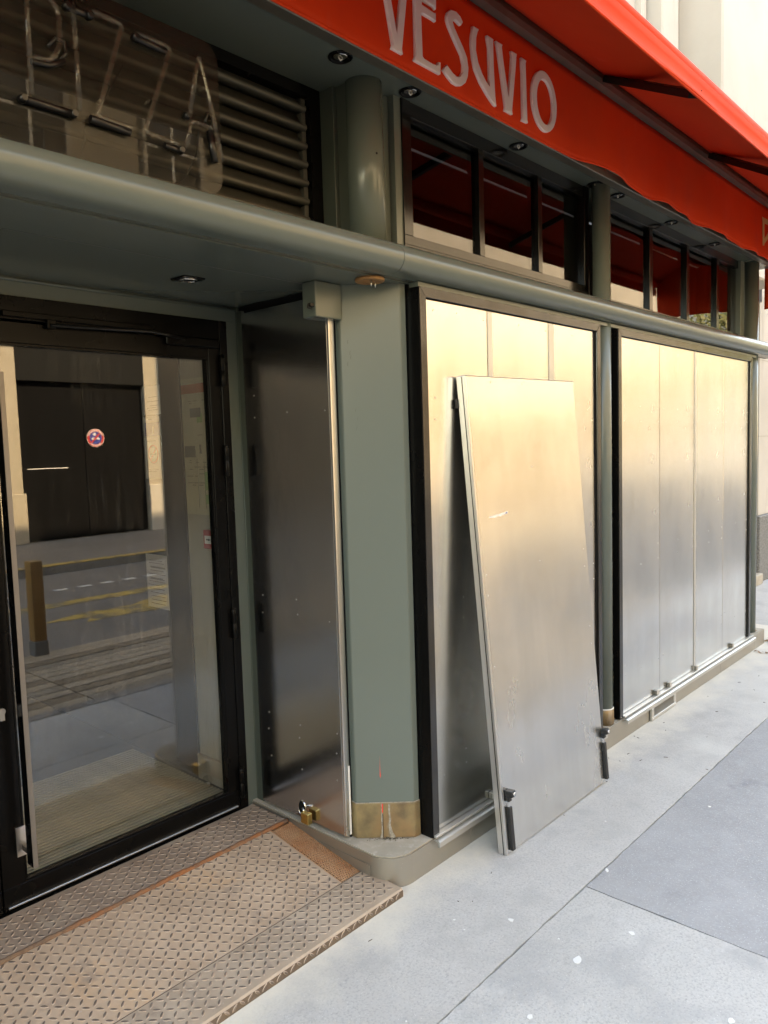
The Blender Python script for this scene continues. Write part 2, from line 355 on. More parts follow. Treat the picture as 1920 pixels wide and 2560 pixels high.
# white spots trodden into the pavement
m = MB()
for x, y, r, e in ((2.074, -.394, .0085, 1.2), (2.264, -.734, .0095, 1.1), (2.035, -.660, .0115, 1.8), (2.557, -.504, .006, 2.2), (1.953, -.246, .004, 1.4), (1.933, -.303, .003, 1), (2.088, -.567, .0035, 1), (1.736, -.674, .0075, 1.3), (2.077, -1.104, .009, 1.2), (2.9, -.33, .004, 1), (3.3, -.62, .006, 1.1), (1.5, -.42, .003, 1)):
    a = random.random()*3; n = 11
    ps = [(x+r*(1+.25*random.uniform(-1, 1))*(e*math.cos(t)*math.cos(a)-math.sin(t)*math.sin(a)), y+r*(1+.25*random.uniform(-1, 1))*(e*math.cos(t)*math.sin(a)+math.sin(t)*math.cos(a))) for t in [2*math.pi*k/n for k in range(n)]]
    m.prism(ps, 'z', -.001, .0012)
stuff(m.build('white_spots', 'gum', pavement))

# ---- wooden terrace in the parking lane (seen in the door glass)
ter = thing('wooden_terrace', 'weathered wooden deck laid along the kerb, reflected in the glass door', 'deck', (2.5, -2.1, -.12))
box('joist_frame', 'black_matt', ter, -2.4, 7.6, -2.92, -1.37, -.12, -.045)
pw = .128; pl0 = None
for s_, (x0, x1) in enumerate(((-2.4, -.05), (-.042, 2.36), (2.368, 4.9), (4.908, 7.6))):
    for k in range(12):
        y0 = -2.915+k*pw
        MB().box(x0, x1, y0, y0+pw-.014, -.045, -.018+.003*random.random(), .003).build('plank', random.choice(('deck_wood', 'deck_wood', 'deck_wood_grey', 'deck_wood_dark')), ter)
bo = thing('timber_bollard', 'square brown timber post with grey metal shoe at the deck edge, reflected in the door', 'bollard', (2.66, -2.90, -.02))
box('shoe', 'zinc', bo, 2.600, 2.716, -2.958, -2.842, -.02, .10, .003)
MB().box(2.606, 2.710, -2.952, -2.848, .10, .765, .006).build('post', 'post_wood', bo)

# ---- buildings across the street (seen in glass and metal)
def window_set(parent, spots, w, h, y, face, pm='window_dark', fm='limestone_pale'):
    """face -1: facade looks to -Y, +1: looks to +Y"""
    first = None
    for (x, z) in spots:
        if first is None:
            m = MB(); t = .09
            for a in ((x-w/2-t, x+w/2+t, z-t*1.4, z), (x-w/2-t, x+w/2+t, z+h, z+h+t), (x-w/2-t, x-w/2, z, z+h), (x+w/2, x+w/2+t, z, z+h)): m.box(a[0], a[1], y-.02, y+.10*face, a[2], a[3], .01)
            fr = m.build('window', fm, parent)
            g = MB().box(x-w/2, x+w/2, y-.03, y+.02*face, z, z+h).build('pane', pm, fr)
            b = MB(); b.box(x-.03, x+.03, y, y+.05*face, z, z+h).box(x-w/2, x+w/2, y, y+.049*face, z+h*.68, z+h*.68+.05).build('glazing_bar', 'plastic_white', fr)
            bb = [o for o in fr.children]
            first = (fr, bb, x, z)
        else:
            f0, ch, x0, z0 = first
            f = copy_obj(f0, parent, f0.location+Vector((x-x0, 0, z-z0)))
            for c in ch: copy_obj(c, f, c.location)
YF = -11.2
gb = thing('garage_building', 'cream stone building with a black garage door, reflected in the glass door', 'building', (8, YF, 0))
m = MB(); m.box(1.5, 6.05, YF-6, YF, .0, 9.4).box(8.68, 14.5, YF-6, YF, 0, 9.4).box(6.05, 8.68, YF-6, YF, 4.6, 9.4); m.build('wall', 'limestone', gb)
box('recess_back', 'interior_dark', gb, 6.05, 8.679, YF-5.8, YF-.30, 0, 4.6, 0)
box('base_course', 'limestone', gb, 4.9, 6.09, YF-.02, YF+.04, 0, .95, .01)
box('pier_base', 'limestone_pale', gb, 8.66, 10.4, YF-.02, YF+.06, 0, .98, .01)
box('lintel', 'garage_lintel', gb, 6.05, 8.679, YF-.28, YF-.03, 3.06, 4.6, .01)
gd = box('garage_door', 'garage_black', gb, 6.05, 8.679, YF-.28, YF-.16, .02, 3.2, .005)
for k in range(2): box('door_panel', 'garage_black', gd, 6.06+k*1.31, 6.06+k*1.31+1.300, YF-.165, YF-.128, .06, 3.04, .004)
box('light_slit_strip', 'plastic_white', gd, 6.20, 7.00, YF-.127, YF-.124, 1.395, 1.412, 0)  # white strip painted in place of a bright slit of light
for z in (4.75, 9.0): box('string_course', 'limestone_pale', gb, 1.5, 14.5, YF, YF+.22, z, z+.22, .02)
window_set(gb, [(x, z) for z in (5.9,) for x in (3.2, 5.9, 8.6, 11.3, 13.3)], 1.15, 2.1, YF+.002, 1)
wb = thing('long_stone_building', 'long warm stone building opposite, mirrored in the steel shutters', 'building', (24, YF, 0))
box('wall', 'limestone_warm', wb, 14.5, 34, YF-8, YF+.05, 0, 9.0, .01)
box('cornice', 'limestone_pale', wb, 14.5, 34.1, YF+.05, YF+.5, 4.3, 4.7, .05)
for k in range(10): MB().box(15.2+k*1.95, 15.5+k*1.95, YF+.05, YF+.42, 3.9, 4.3, .04).build('bracket', 'limestone_pale', wb)
box('added_pale_band', 'limestone_pale', wb, 14.5, 34, YF+.051, YF+.07, 6.75, 8.6, 0)  # pale band added so the upper windows mirror a bright strip
box('base_course', 'granite', wb, 14.5, 34, YF+.05, YF+.10, 0, .9, .01)
box('top_cornice', 'limestone_pale', wb, 14.5, 34.1, YF+.05, YF+.6, 8.6, 9.02, .05)
window_set(wb, [(x, z) for z in (5.0,) for x in (16.2, 19.2, 22.2, 25.2, 28.2, 31.2)], 1.25, 1.5, YF+.052, 1)
window_set(wb, [(x, 1.1) for x in (17.6, 21.0, 24.4, 27.8, 31.2)], 1.7, 2.2, YF+.052, 1, 'window_dark', 'shutter_grey')
lb = thing('corner_stone_building', 'pale stone building opposite, left of the one with the garage', 'building', (-6, YF, 0))
box('wall', 'limestone', lb, -16, 1.49, YF-8, YF-.02, 0, 9.2, .01)
box('added_dark_band', 'added_band_dark', lb, -15.9, 1.40, YF-.02, YF+.06, 0, 4.2, .01)  # made-up dark ground floor, added to darken reflections and bounce light
box('string_course', 'limestone', lb, -16, 1.49, YF-.02, YF+.2, 4.4, 4.7, .02)
window_set(lb, [(x, z) for z in (5.7,) for x in (-14, -11, -8, -5, -2)], 1.2, 2.2, YF-.018, 1)
def bollard(x, lab):
    t = thing('steel_bollard', lab, 'bollard', (x, -8.25, 0), 'pale bollards along the opposite kerb')
    MB().lathe((x, -8.25, 0), ((.07, 0), (.07, .02), (.045, .03), (.042, .82)), 14).build('shaft', 'plastic_white', t)
    MB().lathe((x, -8.25, 0), ((.05, .82), (.056, .86), (.05, .92), (.02, .95)), 14).build('head', 'plastic_white', t)
for k, w_ in enumerate(('nearest', 'second nearest', 'third nearest', 'farthest')): bollard(16.0+k*3.6, w_+' of the four pale bollards across the street, mirrored in the steel shutters')
# far end of the street
fb = thing('far_apartment_block', 'pale apartment block behind trees at the end of the street, mirrored in the upper windows', 'building', (66, -26, 0))
box('wall', 'limestone_pale', fb, 62, 70, -50, -8, 0, 15, .02)
for z in (2, 5.2, 8.4, 11.6):
    for k in range(8): 
        f = MB().box(61.9, 62.0, -47+k*5, -45.4+k*5, z, z+2.0, .02).build('window', 'limestone', fb)
        MB().box(61.86, 61.899, -46.9+k*5, -45.5+k*5, z+.1, z+1.9).build('pane', 'window_dark', f)
box('roof', 'zinc', fb, 61.9, 70.1, -50.1, -7.9, 15, 16.5, .3)
def tree(loc, h, label, seed):
    rnd = random.Random(seed)
    t = thing('plane_tree', label, 'tree', loc, 'trees at the end of the street')
    m = MB(); x, y, z = loc
    m.tube([(x, y, z-.1), (x+.08, y, z+h*.25), (x-.05, y+.1, z+h*.5), (x+.1, y, z+h*.8)], [.24, .19, .13, .05], 8)
    ends = []
    for k in range(9):
        a = rnd.uniform(0, 6.28); b = z+h*rnd.uniform(.35, .6); L = h*rnd.uniform(.2, .33)
        e = (x+L*math.cos(a), y+L*math.sin(a), b+L*rnd.uniform(.5, 1.1)); ends.append(e)
        m.tube([(x, y, b), ((x+e[0])/2, (y+e[1])/2, (b+e[2])/2+.15), e], [.08, .055, .02], 6)
    m.build('trunk', 'bark', t)
    m = MB()
    for e in ends+[(x, y, z+h*.85)]*2:
        for k in range(150):
            d = Vector((rnd.gauss(0, 1), rnd.gauss(0, 1), rnd.gauss(0, .8)))*h*.085
            p = Vector(e)+d; s_ = rnd.uniform(.08, .17)
            u = Vector((rnd.gauss(0, 1), rnd.gauss(0, 1), rnd.gauss(0, 1))).normalized(); w = u.orthogonal().normalized()
            m.quad(p-u*s_, p-w*s_*.6, p+u*s_, p+w*s_*.6)
    stuff(m.build('crown', 'leaf_spring', t, recalc=False))
tree((38, -10.6, -.1), 8.5, 'spring tree just past the end of the long stone building, mirrored in the windows', 1)
tree((45, -12.8, -.1), 10, 'tall thin-leaved tree in the middle of the far group, mirrored in the windows', 2)
tree((53, -15, -.1), 9, 'spring tree nearest the far pale apartment block, mirrored in the windows', 3)

# ---- the building above and beside the shop
nb = thing('stone_apartment_building', 'pale limestone building rising above and beyond the shopfront', 'building', (8, .8, 0))
m = MB(); m.box(-16, 40, .92, 8, 3.1, 13.1); m.box(8.90, 40, .82, 8, .74, 3.1).box(6.32, 8.9, 1.5, 8, 0, 3.1).box(-16, -.3, .95, 8, 0, 3.1); m.build('wall', 'limestone_pale', nb)
box('pilaster', 'limestone_pale', nb, 6.17, 6.49, .76, .93, 3.1, 11.3, .012)
box('pilaster', 'limestone_pale', nb, 6.02, 6.10, .86, .93, 3.1, 11.3, .01)
box('bay_front', 'limestone_pale', nb, 6.90, 8.56, .55, .93, 3.1, 11.3, .015)
MB().tube([(8.70, .80, 3.0), (8.70, .80, 11.2)], .055, 12).build('downpipe', 'zinc', nb)
box('granite_base', 'granite', nb, 8.86, 14, .79, 1.7, 0, .735, .008)
box('granite_base', 'granite', nb, 14.01, 40, .79, 1.7, 0, .735, .008)
for z in (1.6, 2.42): box('joint_line', 'plinth_stone', nb, 8.897, 12, .817, 1.5, z, z+.006, 0)
box('doorstep', 'plinth_stone', nb, 6.5, 8.86, .75, 1.5, 0, .115, .008)
window_set(nb, [(x, z) for z in (5.2, 8.6) for x in (-12, -9, -6, -3, 0, 3, 10.5, 13.5, 16.5, 19.5)], 1.15, 2.1, .918, -1)

# ================================================================== SHOPFRONT
ZS, ZU = 2.19, 2.875
sf = thing('shopfront', 'grey-green painted corner restaurant shopfront with steel plinth and round cornice', 'shopfront', (3.5, .3, 0))
# plinth
pc = [(2.40, .006)] + list(reversed(arc(2.04, .116, .11, 180, 270, 10))) + [(1.93, .83), (2.40, .83)]
pc = [(2.40, .006)] + [(x, y) for x, y in reversed(arc(2.04, .116, .11, 180, 270, 10))] + [(1.93, .83), (2.40, .83)]
MB().prism(pc, 'z', -.01, .112, smooth=True).build('plinth_corner', 'plinth_steel', sf)
for o in [bpy.data.objects['plinth_corner']]:
    for p in o.data.polygons: p.use_smooth = abs(p.normal.z) < .5 and p.normal.y < -.02 and p.normal.x < -.02
def inset(poly, d):
    c = Vector((sum(p[0] for p in poly)/len(poly), sum(p[1] for p in poly)/len(poly)))
    return [((p[0]-c.x)*(1-d)+c.x, (p[1]-c.y)*(1-d)+c.y) for p in poly]
MB().prism([(2.40, .012)]+[(x, y) for x, y in reversed(arc(2.04, .116, .104, 180, 270, 10))]+[(1.936, .83), (2.40, .83)], 'z', .112, .1155).build('plinth_slab', 'plinth_stone', sf)
for x0, x1 in ((2.402, 4.128), (4.492, 5.30), (5.302, 6.04), (6.042, 6.28)): MB().box(x0, x1, .006, .012, -.01, .112, .0006).build('plinth_sheet', 'plinth_steel', sf)
box('plinth_sheet', 'plinth_steel', sf, 4.128, 4.492, .009, .014, -.01, .112, 0)
box('plinth_core', 'plinth_stone', sf, 2.402, 6.279, .0145, .83, -.01, .1125, 0)
v = thing('plinth_vent', 'small grey louvred vent grille set low in the steel plinth', 'vent grille', (4.31, -.005, 0))
m = MB()
for a in ((4.135, 4.485, .072, .094), (4.135, 4.485, .002, .022), (4.135, 4.165, .022, .072), (4.455, 4.485, .022, .072)): m.box(a[0], a[1], -.010, .005, a[2], a[3], .002)
m.build('frame', 'aluminium_white', v)
sl0 = None
for k in range(8): MB().prism([(-.006, .0235+k*.006), (.002, .0265+k*.006), (.002, .0280+k*.006), (-.006, .0250+k*.006)], 'x', 4.165, 4.455).build('slat', 'plinth_steel', v)
box('backing', 'black_matt', v, 4.16, 4.46, .003, .006, .02, .074, 0)
m = MB()
for x in (4.15, 4.47):
    for z in (.012, .083): m.lathe((x, -.010, z), ((.005, 0), (.004, -.002), (.001, -.003)), 8, 'y')
m.build('screw', 'aluminium', v)

# corner column (lower)
cp = [(1.984, .235), (2.130, .072), (2.158, .067), (2.158, .30), (1.996, .30), (1.990, .272)]
MB().prism(cp, 'z', .25, ZS+.002, .003).build('corner_column', 'green_paint', sf)
cb = [(1.980, .236), (2.129, .067), (2.1585, .062), (2.1585, .30), (1.992, .30), (1.985, .273)]
cc = MB().prism(cb, 'z', .1155, .254, .003).build('column_base', 'brass', sf)
MB().prism([(1.9815, .2355), (2.1295, .0695), (2.1585, .0645), (2.1585, .29), (1.994, .29), (1.9875, .2725)], 'z', .2535, .2562, .0006).build('paint_bead', 'cement', cc)
# weathered seam, cement smear and red paint drip on the column
d = Vector((2.130-1.984, .072-.235, 0)).normalized(); nrm = Vector((d.y, -d.x, 0)); 
if nrm.y > 0: nrm = -nrm
def on_face(s, z, off): p = Vector((1.984, .235, z))+d*s+nrm*off; return p
def smear(mname, name, pts, off, parent, th=.0015):
    m = MB(); A = [m.bm.verts.new(on_face(s, z, off)) for s, z in pts]; B = [m.bm.verts.new(on_face(s, z, off+th)) for s, z in pts]
    n = len(pts); m.bm.faces.new(A[::-1]); m.bm.faces.new(B)
    for i in range(n): m.bm.faces.new((A[i], A[(i+1) % n], B[(i+1) % n], B[i]))
    return m.build(name, mname, parent)
smear('cement', 'cement_smear', [(.126, .1155), (.124, .14), (.121, .17), (.123, .20), (.1205, .23), (.122, .252), (.129, .252), (.127, .22), (.131, .19), (.129, .165), (.136, .14), (.150, .1155)], .0045, cc)
smear('cement', 'cement_smear', [(.086, .1155), (.093, .135), (.0945, .16), (.093, .19), (.095, .22), (.0935, .253), (.0995, .253), (.0985, .17), (.101, .1155)], .0047, cc)
smear('marker_red', 'red_drip', [(.097, .215), (.0965, .253), (.1015, .253), (.1010, .222)], .0068, cc, .0006)
smear('dark_metal', 'open_seam', [(.0985, .1155), (.0985, .214), (.1005, .214), (.1005, .1155)], .0066, cc, .0006)
colo = bpy.data.objects['corner_column']
smear('marker_red', 'red_drip', [(.0945, .350), (.0965, .362), (.0952, .38), (.0947, .44), (.0940, .40), (.0928, .362)], .0004, colo, .0005)
for s, z in ((.045, 1.73), (.052, 1.70), (.047, 1.665)): smear('green_paint_dark', 'scratch', [(s, z), (s+.002, z+.012), (s+.006, z+.02), (s+.003, z+.008)], .0003, colo, .0004)
for s, z in ((.025, 1.98), (.032, 1.94), (.034, 1.925), (.022, 1.90)): smear('green_paint_dark', 'scratch', [(s, z), (s+.001, z+.012), (s+.004, z+.016), (s+.003, z)], .0003, colo, .0004)
m = MB()
for k in range(70):
    s = .125+.035*random.gauss(0, 1); p = on_face(max(.02, min(.22, s)), .1165, .006+abs(random.gauss(0, .008)))
    r = random.uniform(.001, .003); m.tube([p, p+Vector((random.gauss(0, .006), random.gauss(0, .006), random.uniform(0, .004)))], r*.4, 4)
stuff(m.build('twig_litter', 'twig', cc))

# round posts
def post(cx, cy, r, z0, z1, mat_='green_paint', name='round_post'):
    return MB().lathe((cx, cy, 0), ((r, z0), (r, z1)), 28).build(name, mat_, sf)
p1 = post(3.678, .057, .046, .19, ZU)
cl = MB().lathe((3.678, .057, 0), ((.0495, .1155), (.0495, .194), (.0475, .196)), 28).build('post_collar', 'brass', sf)
MB().lathe((3.678, .057, 0), ((.0490, .196), (.0495, .200), (.046, .202)), 28).build('paint_bead', 'plastic_white', cl)
post(6.12, .075, .050, .1155, ZU)
post(2.052, .145, .066, ZS+.10, ZU, name='upper_column')
MB().lathe((2.04, .083, 2.62), ((.004, 0), (.004, -.004)), 8, 'y').build('screw_hole', 'black_matt', sf)
# cornice nose
def cornice(x0, x1):
    prof = [(.14, 2.318), (.045, 2.308), (.015, 2.298)] + [(y, z) for y, z in arc(.0, 2.246, .050, 84, 276, 18)] + [(.03, 2.194), (.061, 2.193), (.061, ZS+.012), (.14, ZS+.012)]
    o = MB().prism(prof, 'x', x0, x1, smooth=True).build('cornice', 'green_paint', sf)
    for p in o.data.polygons: p.use_smooth = abs(p.normal.x) < .5
    return o
cornice(-1.6, 2.0205); cornice(2.0225, 6.41)
box('cornice_cap', 'green_paint', sf, 2.0, 6.41, .14, .82, ZS+.012, 2.31, 0)
# alcove ceiling and walls
MB().box(-.30, 2.2, .062, .86, ZS, ZS+.02, 0).build('alcove_ceiling', 'green_paint', sf)
box('ceiling_joint', 'green_paint_dark', sf, -.30, 1.95, .300, .3025, ZS-.0006, ZS+.001, 0)
box('door_lintel', 'green_paint', sf, -.3, 2.05, .815, .86, 2.128, ZS, 0)
box('door_jamb', 'green_paint', sf, 1.912, 2.05, .812, .86, .10, 2.128, .001)
MB().tube([(1.962, .806, .115), (1.962, .806, 2.188)], .006, 8).build('jamb_bead', 'green_paint', sf)
MB().tube([(-.2, .809, 2.180), (1.98, .809, 2.180)], .006, 8).build('lintel_bead', 'green_paint', sf)
box('return_wall', 'green_paint', sf, 1.990, 2.06, .30, .812, .1155, ZS, 0)
box('return_gap', 'black_matt', sf, 1.968, 1.992, .258, .80, 2.158, ZS-.001, 0)
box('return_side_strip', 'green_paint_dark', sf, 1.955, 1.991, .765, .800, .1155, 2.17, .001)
box('return_edge', 'black_matt', sf, 1.976, 1.992, .262, .30, .1155, 2.158, 0)
# left side of the alcove, outside the picture
box('left_wall', 'green_paint', sf, -.40, -.12, .02, .86, 0, ZS, .003)
box('left_front', 'green_paint', sf, -1.6, -.12, .02, .30, 0, ZS, .003)
# shutter frames
def frame(x0, x1, z0, z1, w, y0, y1):
    f = MB().prism([(x0, z0), (x0+w, z0), (x0+w, z1-w), (x0, z1)], 'y', y0, y1, .0012).build('shutter_frame', 'bronze_frame', sf)
    MB().prism([(x0+.0008, z1), (x0+w+.0004, z1-w+.0004), (x1-w-.0004, z1-w+.0004), (x1-.0008, z1)], 'y', y0+.0006, y1, .0012).build('top_bar', 'bronze_frame', f)
    MB().prism([(x1-w, z0), (x1, z0), (x1, z1), (x1-w, z1-w)], 'y', y0, y1, .0012).build('side_bar', 'bronze_frame', f)
    box('dark_side_face', 'black_frame', f, x0-.003, x0-.0005, y0+.004, y1, z0, z1-.002, 0)  # bronze side face coloured black, its dark reflection put into the colour
    box('inner_seal', 'black_matt', f, x0+w, x0+w+.004, y0+.012, y1, z0+.01, z1-w, 0)
    box('inner_seal', 'black_matt', f, x1-w-.010, x1-w, y0+.010, y1, z0+.01, z1-w, 0)
    return f
FY = .006
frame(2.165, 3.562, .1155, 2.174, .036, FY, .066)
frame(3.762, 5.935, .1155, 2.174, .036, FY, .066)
box('gap_back', 'black_matt', sf, 3.563, 3.761, .19, .20, .116, ZS, 0)
box('gap_side', 'black_matt', sf, 3.759, 3.7625, .067, .19, .116, 2.172, 0)
box('wall_core', 'black_matt', sf, 2.16, 6.03, .070, .19, .13, ZS+.01, 0) if False else None
box('back_board', 'black_matt', sf, 2.17, 3.560, .070, .19, .116, ZS+.01, 0)
box('back_board', 'black_matt', sf, 3.765, 5.930, .070, .19, .116, ZS+.01, 0)
box('end_wall', 'green_paint', sf, 5.96, 6.04, .10, .82, .1155, ZU, .002)
# sill rails
def sill(x0, x1):
    MB().prism([(-.020, .086), (-.020, .106), (-.014, .110), (.006, .112), (.006, .106), (-.013, .104), (-.013, .086)], 'x', x0, x1).build('sill_flashing', 'aluminium_white', sf)
    box('sill_track', 'aluminium_white', sf, x0, x1, -.004, .020, .116, .126, .0015)
MB().box(2.17, 6.05, .016, .0605, 2.1745, 2.1925, .001).build('cornice_fillet', 'green_paint', sf)
sill(2.168, 3.56); sill(3.80, 5.99)
# lock box under the soffit
lb_ = thing('latch_box', 'small grey-green painted box under the soffit beside the corner column', 'box', (1.92, .25, 2.064))
MB().box(1.857, 1.985, .222, .29, 2.064, 2.188, .005, 2).build('body', 'green_paint', lb_)
lt = box('hasp', 'dark_metal', lb_, 1.838, 1.857, .228, .244, 2.098, 2.110, .001)
MB().tube([(1.842, .232, 2.098), (1.836, .224, 2.088), (1.830, .236, 2.092), (1.826, .226, 2.104)], .003, 6).build('shackle', 'dark_metal', lt)
wd = thing('wooden_disc', 'round varnished wooden disc fixed to the soffit with two screws', 'wooden disc', (1.995, .09, ZS))
MB().lathe((1.995, .09, ZS), ((.050, -.0005), (.052, -.004), (.052, -.009), (.049, -.012)), 32).build('disc', 'wood_disc', wd)
for dx in (-.012, .014): MB().lathe((1.995+dx, .075+dx*.2, ZS-.012), ((.0028, 0), (.0024, -.012), (.0005, -.020)), 8).build('screw', 'aluminium', wd)

# upper zone: soffit, windows, louvre recess
structure_parts = []
MB().box(-1.6, 6.41, .018, .40, ZU, ZU+.03, 0).build('upper_soffit', 'green_paint', sf)
MB().box(-1.6, 6.41, -.030, .0175, ZU-.012, ZU+.03, .003).build('fascia_lip', 'rail_metal', sf)
box('upper_backing', 'black_matt', sf, 2.21, 6.0, .42, .44, 2.31, ZU, 0)
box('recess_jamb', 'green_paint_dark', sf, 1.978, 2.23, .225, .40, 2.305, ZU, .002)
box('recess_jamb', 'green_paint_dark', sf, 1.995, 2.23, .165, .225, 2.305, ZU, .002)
box('pilaster', 'green_paint', sf, 2.10, 2.185, .150, .166, 2.305, ZU, .001)
box('pilaster', 'green_paint', sf, 2.185, 2.225, .122, .166, 2.305, ZU, .001)
def window_unit(x0, x1, zb, rail, mull, mw, left=.05, right=.05, y=.115):
    m = MB(); w = MB().box(x0, x1, y, y+.06, zb, zb+rail, .0015).build('window', 'window_frame', sf)
    MB().box(x0, x0+left, y, y+.06, zb+rail, ZU-.001, .0012).build('stile', 'window_frame', w)
    MB().box(x1-right, x1, y, y+.06, zb+rail, ZU-.001, .0012).build('stile', 'window_frame', w)
    MB().box(x0+left, x1-right, y+.004, y+.06, ZU-.055, ZU-.001, .0012).build('head_rail', 'window_frame', w)
    edges = [x0+left]
    for c in mull: edges += [c-mw/2, c+mw/2]; MB().box(c-mw/2, c+mw/2, y, y+.06, zb+rail, ZU-.055, .0012).build('mullion', 'window_frame', w)
    edges.append(x1-right)
    for a, b in zip(edges[::2], edges[1::2]): MB().box(a-.004, b+.004, y+.020, y+.028, zb+rail-.004, ZU-.05).build('pane', 'window_glass', w)
    return w
w1 = window_unit(2.222, 3.665, 2.312, .075, (2.722, 3.190), .034)
MB().box(2.225, 3.66, .1145, .1165, 2.352, 2.3535, 0).build('sash_line', 'black_matt', w1)
window_unit(3.845, 6.06, 2.312, .040, (4.425, 4.99, 5.53), .044, .045, .05)
# spotlights
k = 0
spot_lab = ['round recessed spotlight above the louvres, nearest the left', 'round recessed spotlight just right of the upper corner column', 'round recessed spotlight above the middle of the three-pane window', 'round recessed spotlight left of the upper round post', 'round recessed spotlight just right of the upper round post', 'round recessed spotlight above the second pane of the long window', 'round recessed spotlight above the third pane of the long window']
def spot(x, y, z, lab, r=.036):
    s = thing('recessed_spotlight', lab, 'spotlight', (x, y, z), 'recessed spotlights under the awning')
    MB().lathe((x, y, z), ((r*1.15, 0), (r*1.15, -.004), (r*.98, -.008), (r*.86, -.004), (r*.84, .0)), 24).build('ring', 'black_frame', s)
    MB().lathe((x, y, z-.0015), ((r*.82, .0), (r*.5, -.0012), (r*.12, -.002)), 20).build('bulb', 'chrome', s)
    m = MB().tube([(x-.01, y, z-.004), (x, y, z-.012), (x+.01, y, z-.004)], .0025, 6).build('filament_cap', 'plastic_white', s)
for (x, y), l in zip(((1.862, .066), (2.215, .066), (2.934, .066), (3.64, .066), (3.89, .066), (4.60, .066), (5.32, .066)), spot_lab): spot(x, y, ZU, l)
s = thing('square_spotlight', 'square black recessed spotlight in the alcove ceiling over the door', 'spotlight', (1.52, .485, ZS))
MB().box(1.478, 1.562, .443, .527, ZS-.005, ZS, .002).build('plate', 'black_frame', s)
MB().lathe((1.52, .485, ZS-.005), ((.031, 0), (.031, -.004), (.026, -.005), (.024, -.001)), 24).build('ring', 'chrome', s)
MB().lathe((1.52, .485, ZS-.0055), ((.022, 0), (.012, -.0015), (.002, -.002)), 20).build('bulb', 'dark_metal', s)

# louvres
lv = thing('ventilation_louvre', 'dark ventilation louvre with rounded slats behind the neon sign', 'louvre', (1.0, .32, 2.31))
m = MB(); m.box(1.925, 1.977, .290, .40, 2.306, ZU-.002).box(-1.6, 1.925, .290, .40, 2.835, ZU-.002); m.build('frame', 'black_frame', lv)
sl = None
for k in range(8):
    z = 2.345+k*.0635
    prof = [(.330, z-.004), (.308, z-.003)] + [(y_, z_) for y_, z_ in arc(.306, z+.009, .012, 270, 90, 8)] + [(.318, z+.024), (.340, z+.0655), (.346, z+.0655), (.326, z+.020)]
    o = MB().prism(prof, 'x', -1.6, 1.915, smooth=True).build('slat', 'louvre_metal', lv)
    for p in o.data.polygons: p.use_smooth = abs(p.normal.x) < .5
box('side_channel', 'louvre_metal', lv, 1.905, 1.924, .310, .36, 2.306, 2.835, .001)
box('backing', 'black_matt', lv, -1.6, 1.925, .37, .39, 2.306, 2.84, 0)
box('lower_bar', 'louvre_metal', lv, -1.6, 1.905, .300, .36, 2.306, 2.338, .002)
box('transformer_box', 'dark_metal', lv, .93, 1.20, .22, .285, 2.31, 2.44, .004)

# neon sign PIZZA
ns = thing('neon_sign', 'unlit neon sign reading PIZZA on a clear acrylic board above the door', 'neon sign', (1.0, .045, 2.31))
YS = .045
def rrect(x0, x1, z0, z1, r, n=8):
    out = []
    for cx, cz, a in ((x1-r, z0+r, -90), (x1-r, z1-r, 0), (x0+r, z1-r, 90), (x0+r, z0+r, 180)): out += arc(cx, cz, r, a, a+90, n)
    return out
MB().prism(rrect(.56, 1.354, 2.316, 2.722, .05), 'y', YS, YS+.006).build('acrylic_board', 'acrylic', ns)
def smooth_path(ps, n=5):
    out = [ps[0]]
    for i in range(1, len(ps)-1):
        a, b, c = Vector(ps[i-1]), Vector(ps[i]), Vector(ps[i+1]); la = min((a-b).length*.45, .016); lc = min((c-b).length*.45, .016)
        p, q = b+(a-b).normalized()*la, b+(c-b).normalized()*lc
        for t in range(n+1):
            u = t/n; out.append(tuple(p*(1-u)**2+b*2*u*(1-u)+q*u*u))
    out.append(ps[-1]); return out
def neon(name, pts, r=.0062, m_='tube_glass', y=YS-.022): return MB().tube([(x, y+dy, z) for x, dy, z in smooth_path([(x, 0, z) for x, z in pts])], r, 10).build(name, m_, ns)
neon('letter_tube', [(.818, 2.42), (.820, 2.655), (.865, 2.660), (.893, 2.63), (.892, 2.552), (.868, 2.512), (.826, 2.506)])
neon('letter_tube', [(.930, 2.42), (.931, 2.54), (.929, 2.655)])
neon('letter_tube', [(.976, 2.662), (1.055, 2.660), (.974, 2.420), (1.066, 2.417)])
neon('letter_tube', [(1.096, 2.656), (1.190, 2.652), (1.102, 2.418), (1.200, 2.413)])
neon('letter_tube', [(1.238, 2.498), (1.277, 2.664), (1.300, 2.580), (1.338, 2.405)])
neon('letter_tube', [(1.224, 2.410), (1.242, 2.487), (1.309, 2.484)])
def blk(pts, r=.0085, y=YS-.010): return MB().tube([(x, y, z) for x, z in pts], r, 8).build('blocked_tube', 'tube_black', ns)
blk([(.802, 2.412), (.92, 2.412)], .009); blk([(.92, 2.654), (.975, 2.656)]); blk([(.962, 2.414), (1.066, 2.410)], .010); blk([(1.094, 2.648), (1.182, 2.644)], .009)
blk([(1.165, 2.405), (1.213, 2.403)], .008); blk([(1.310, 2.480), (1.322, 2.400)], .010); blk([(.826, 2.500), (.868, 2.506), (.905, 2.528)], .007)
blk([(.868, 2.548), (.888, 2.573), (.908, 2.572), (.912, 2.548), (.895, 2.525)], .004); blk([(1.296, 2.50), (1.305, 2.525), (1.320, 2.52), (1.322, 2.49)], .004)
m = MB()
for x, z in ((.802, 2.412), (.92, 2.412), (.92, 2.656), (1.096, 2.65), (1.213, 2.404), (.975, 2.656), (1.238, 2.50)): m.lathe((x, YS+.0, z), ((.009, 0), (.010, -.012), (.007, -.022)), 10, 'y')
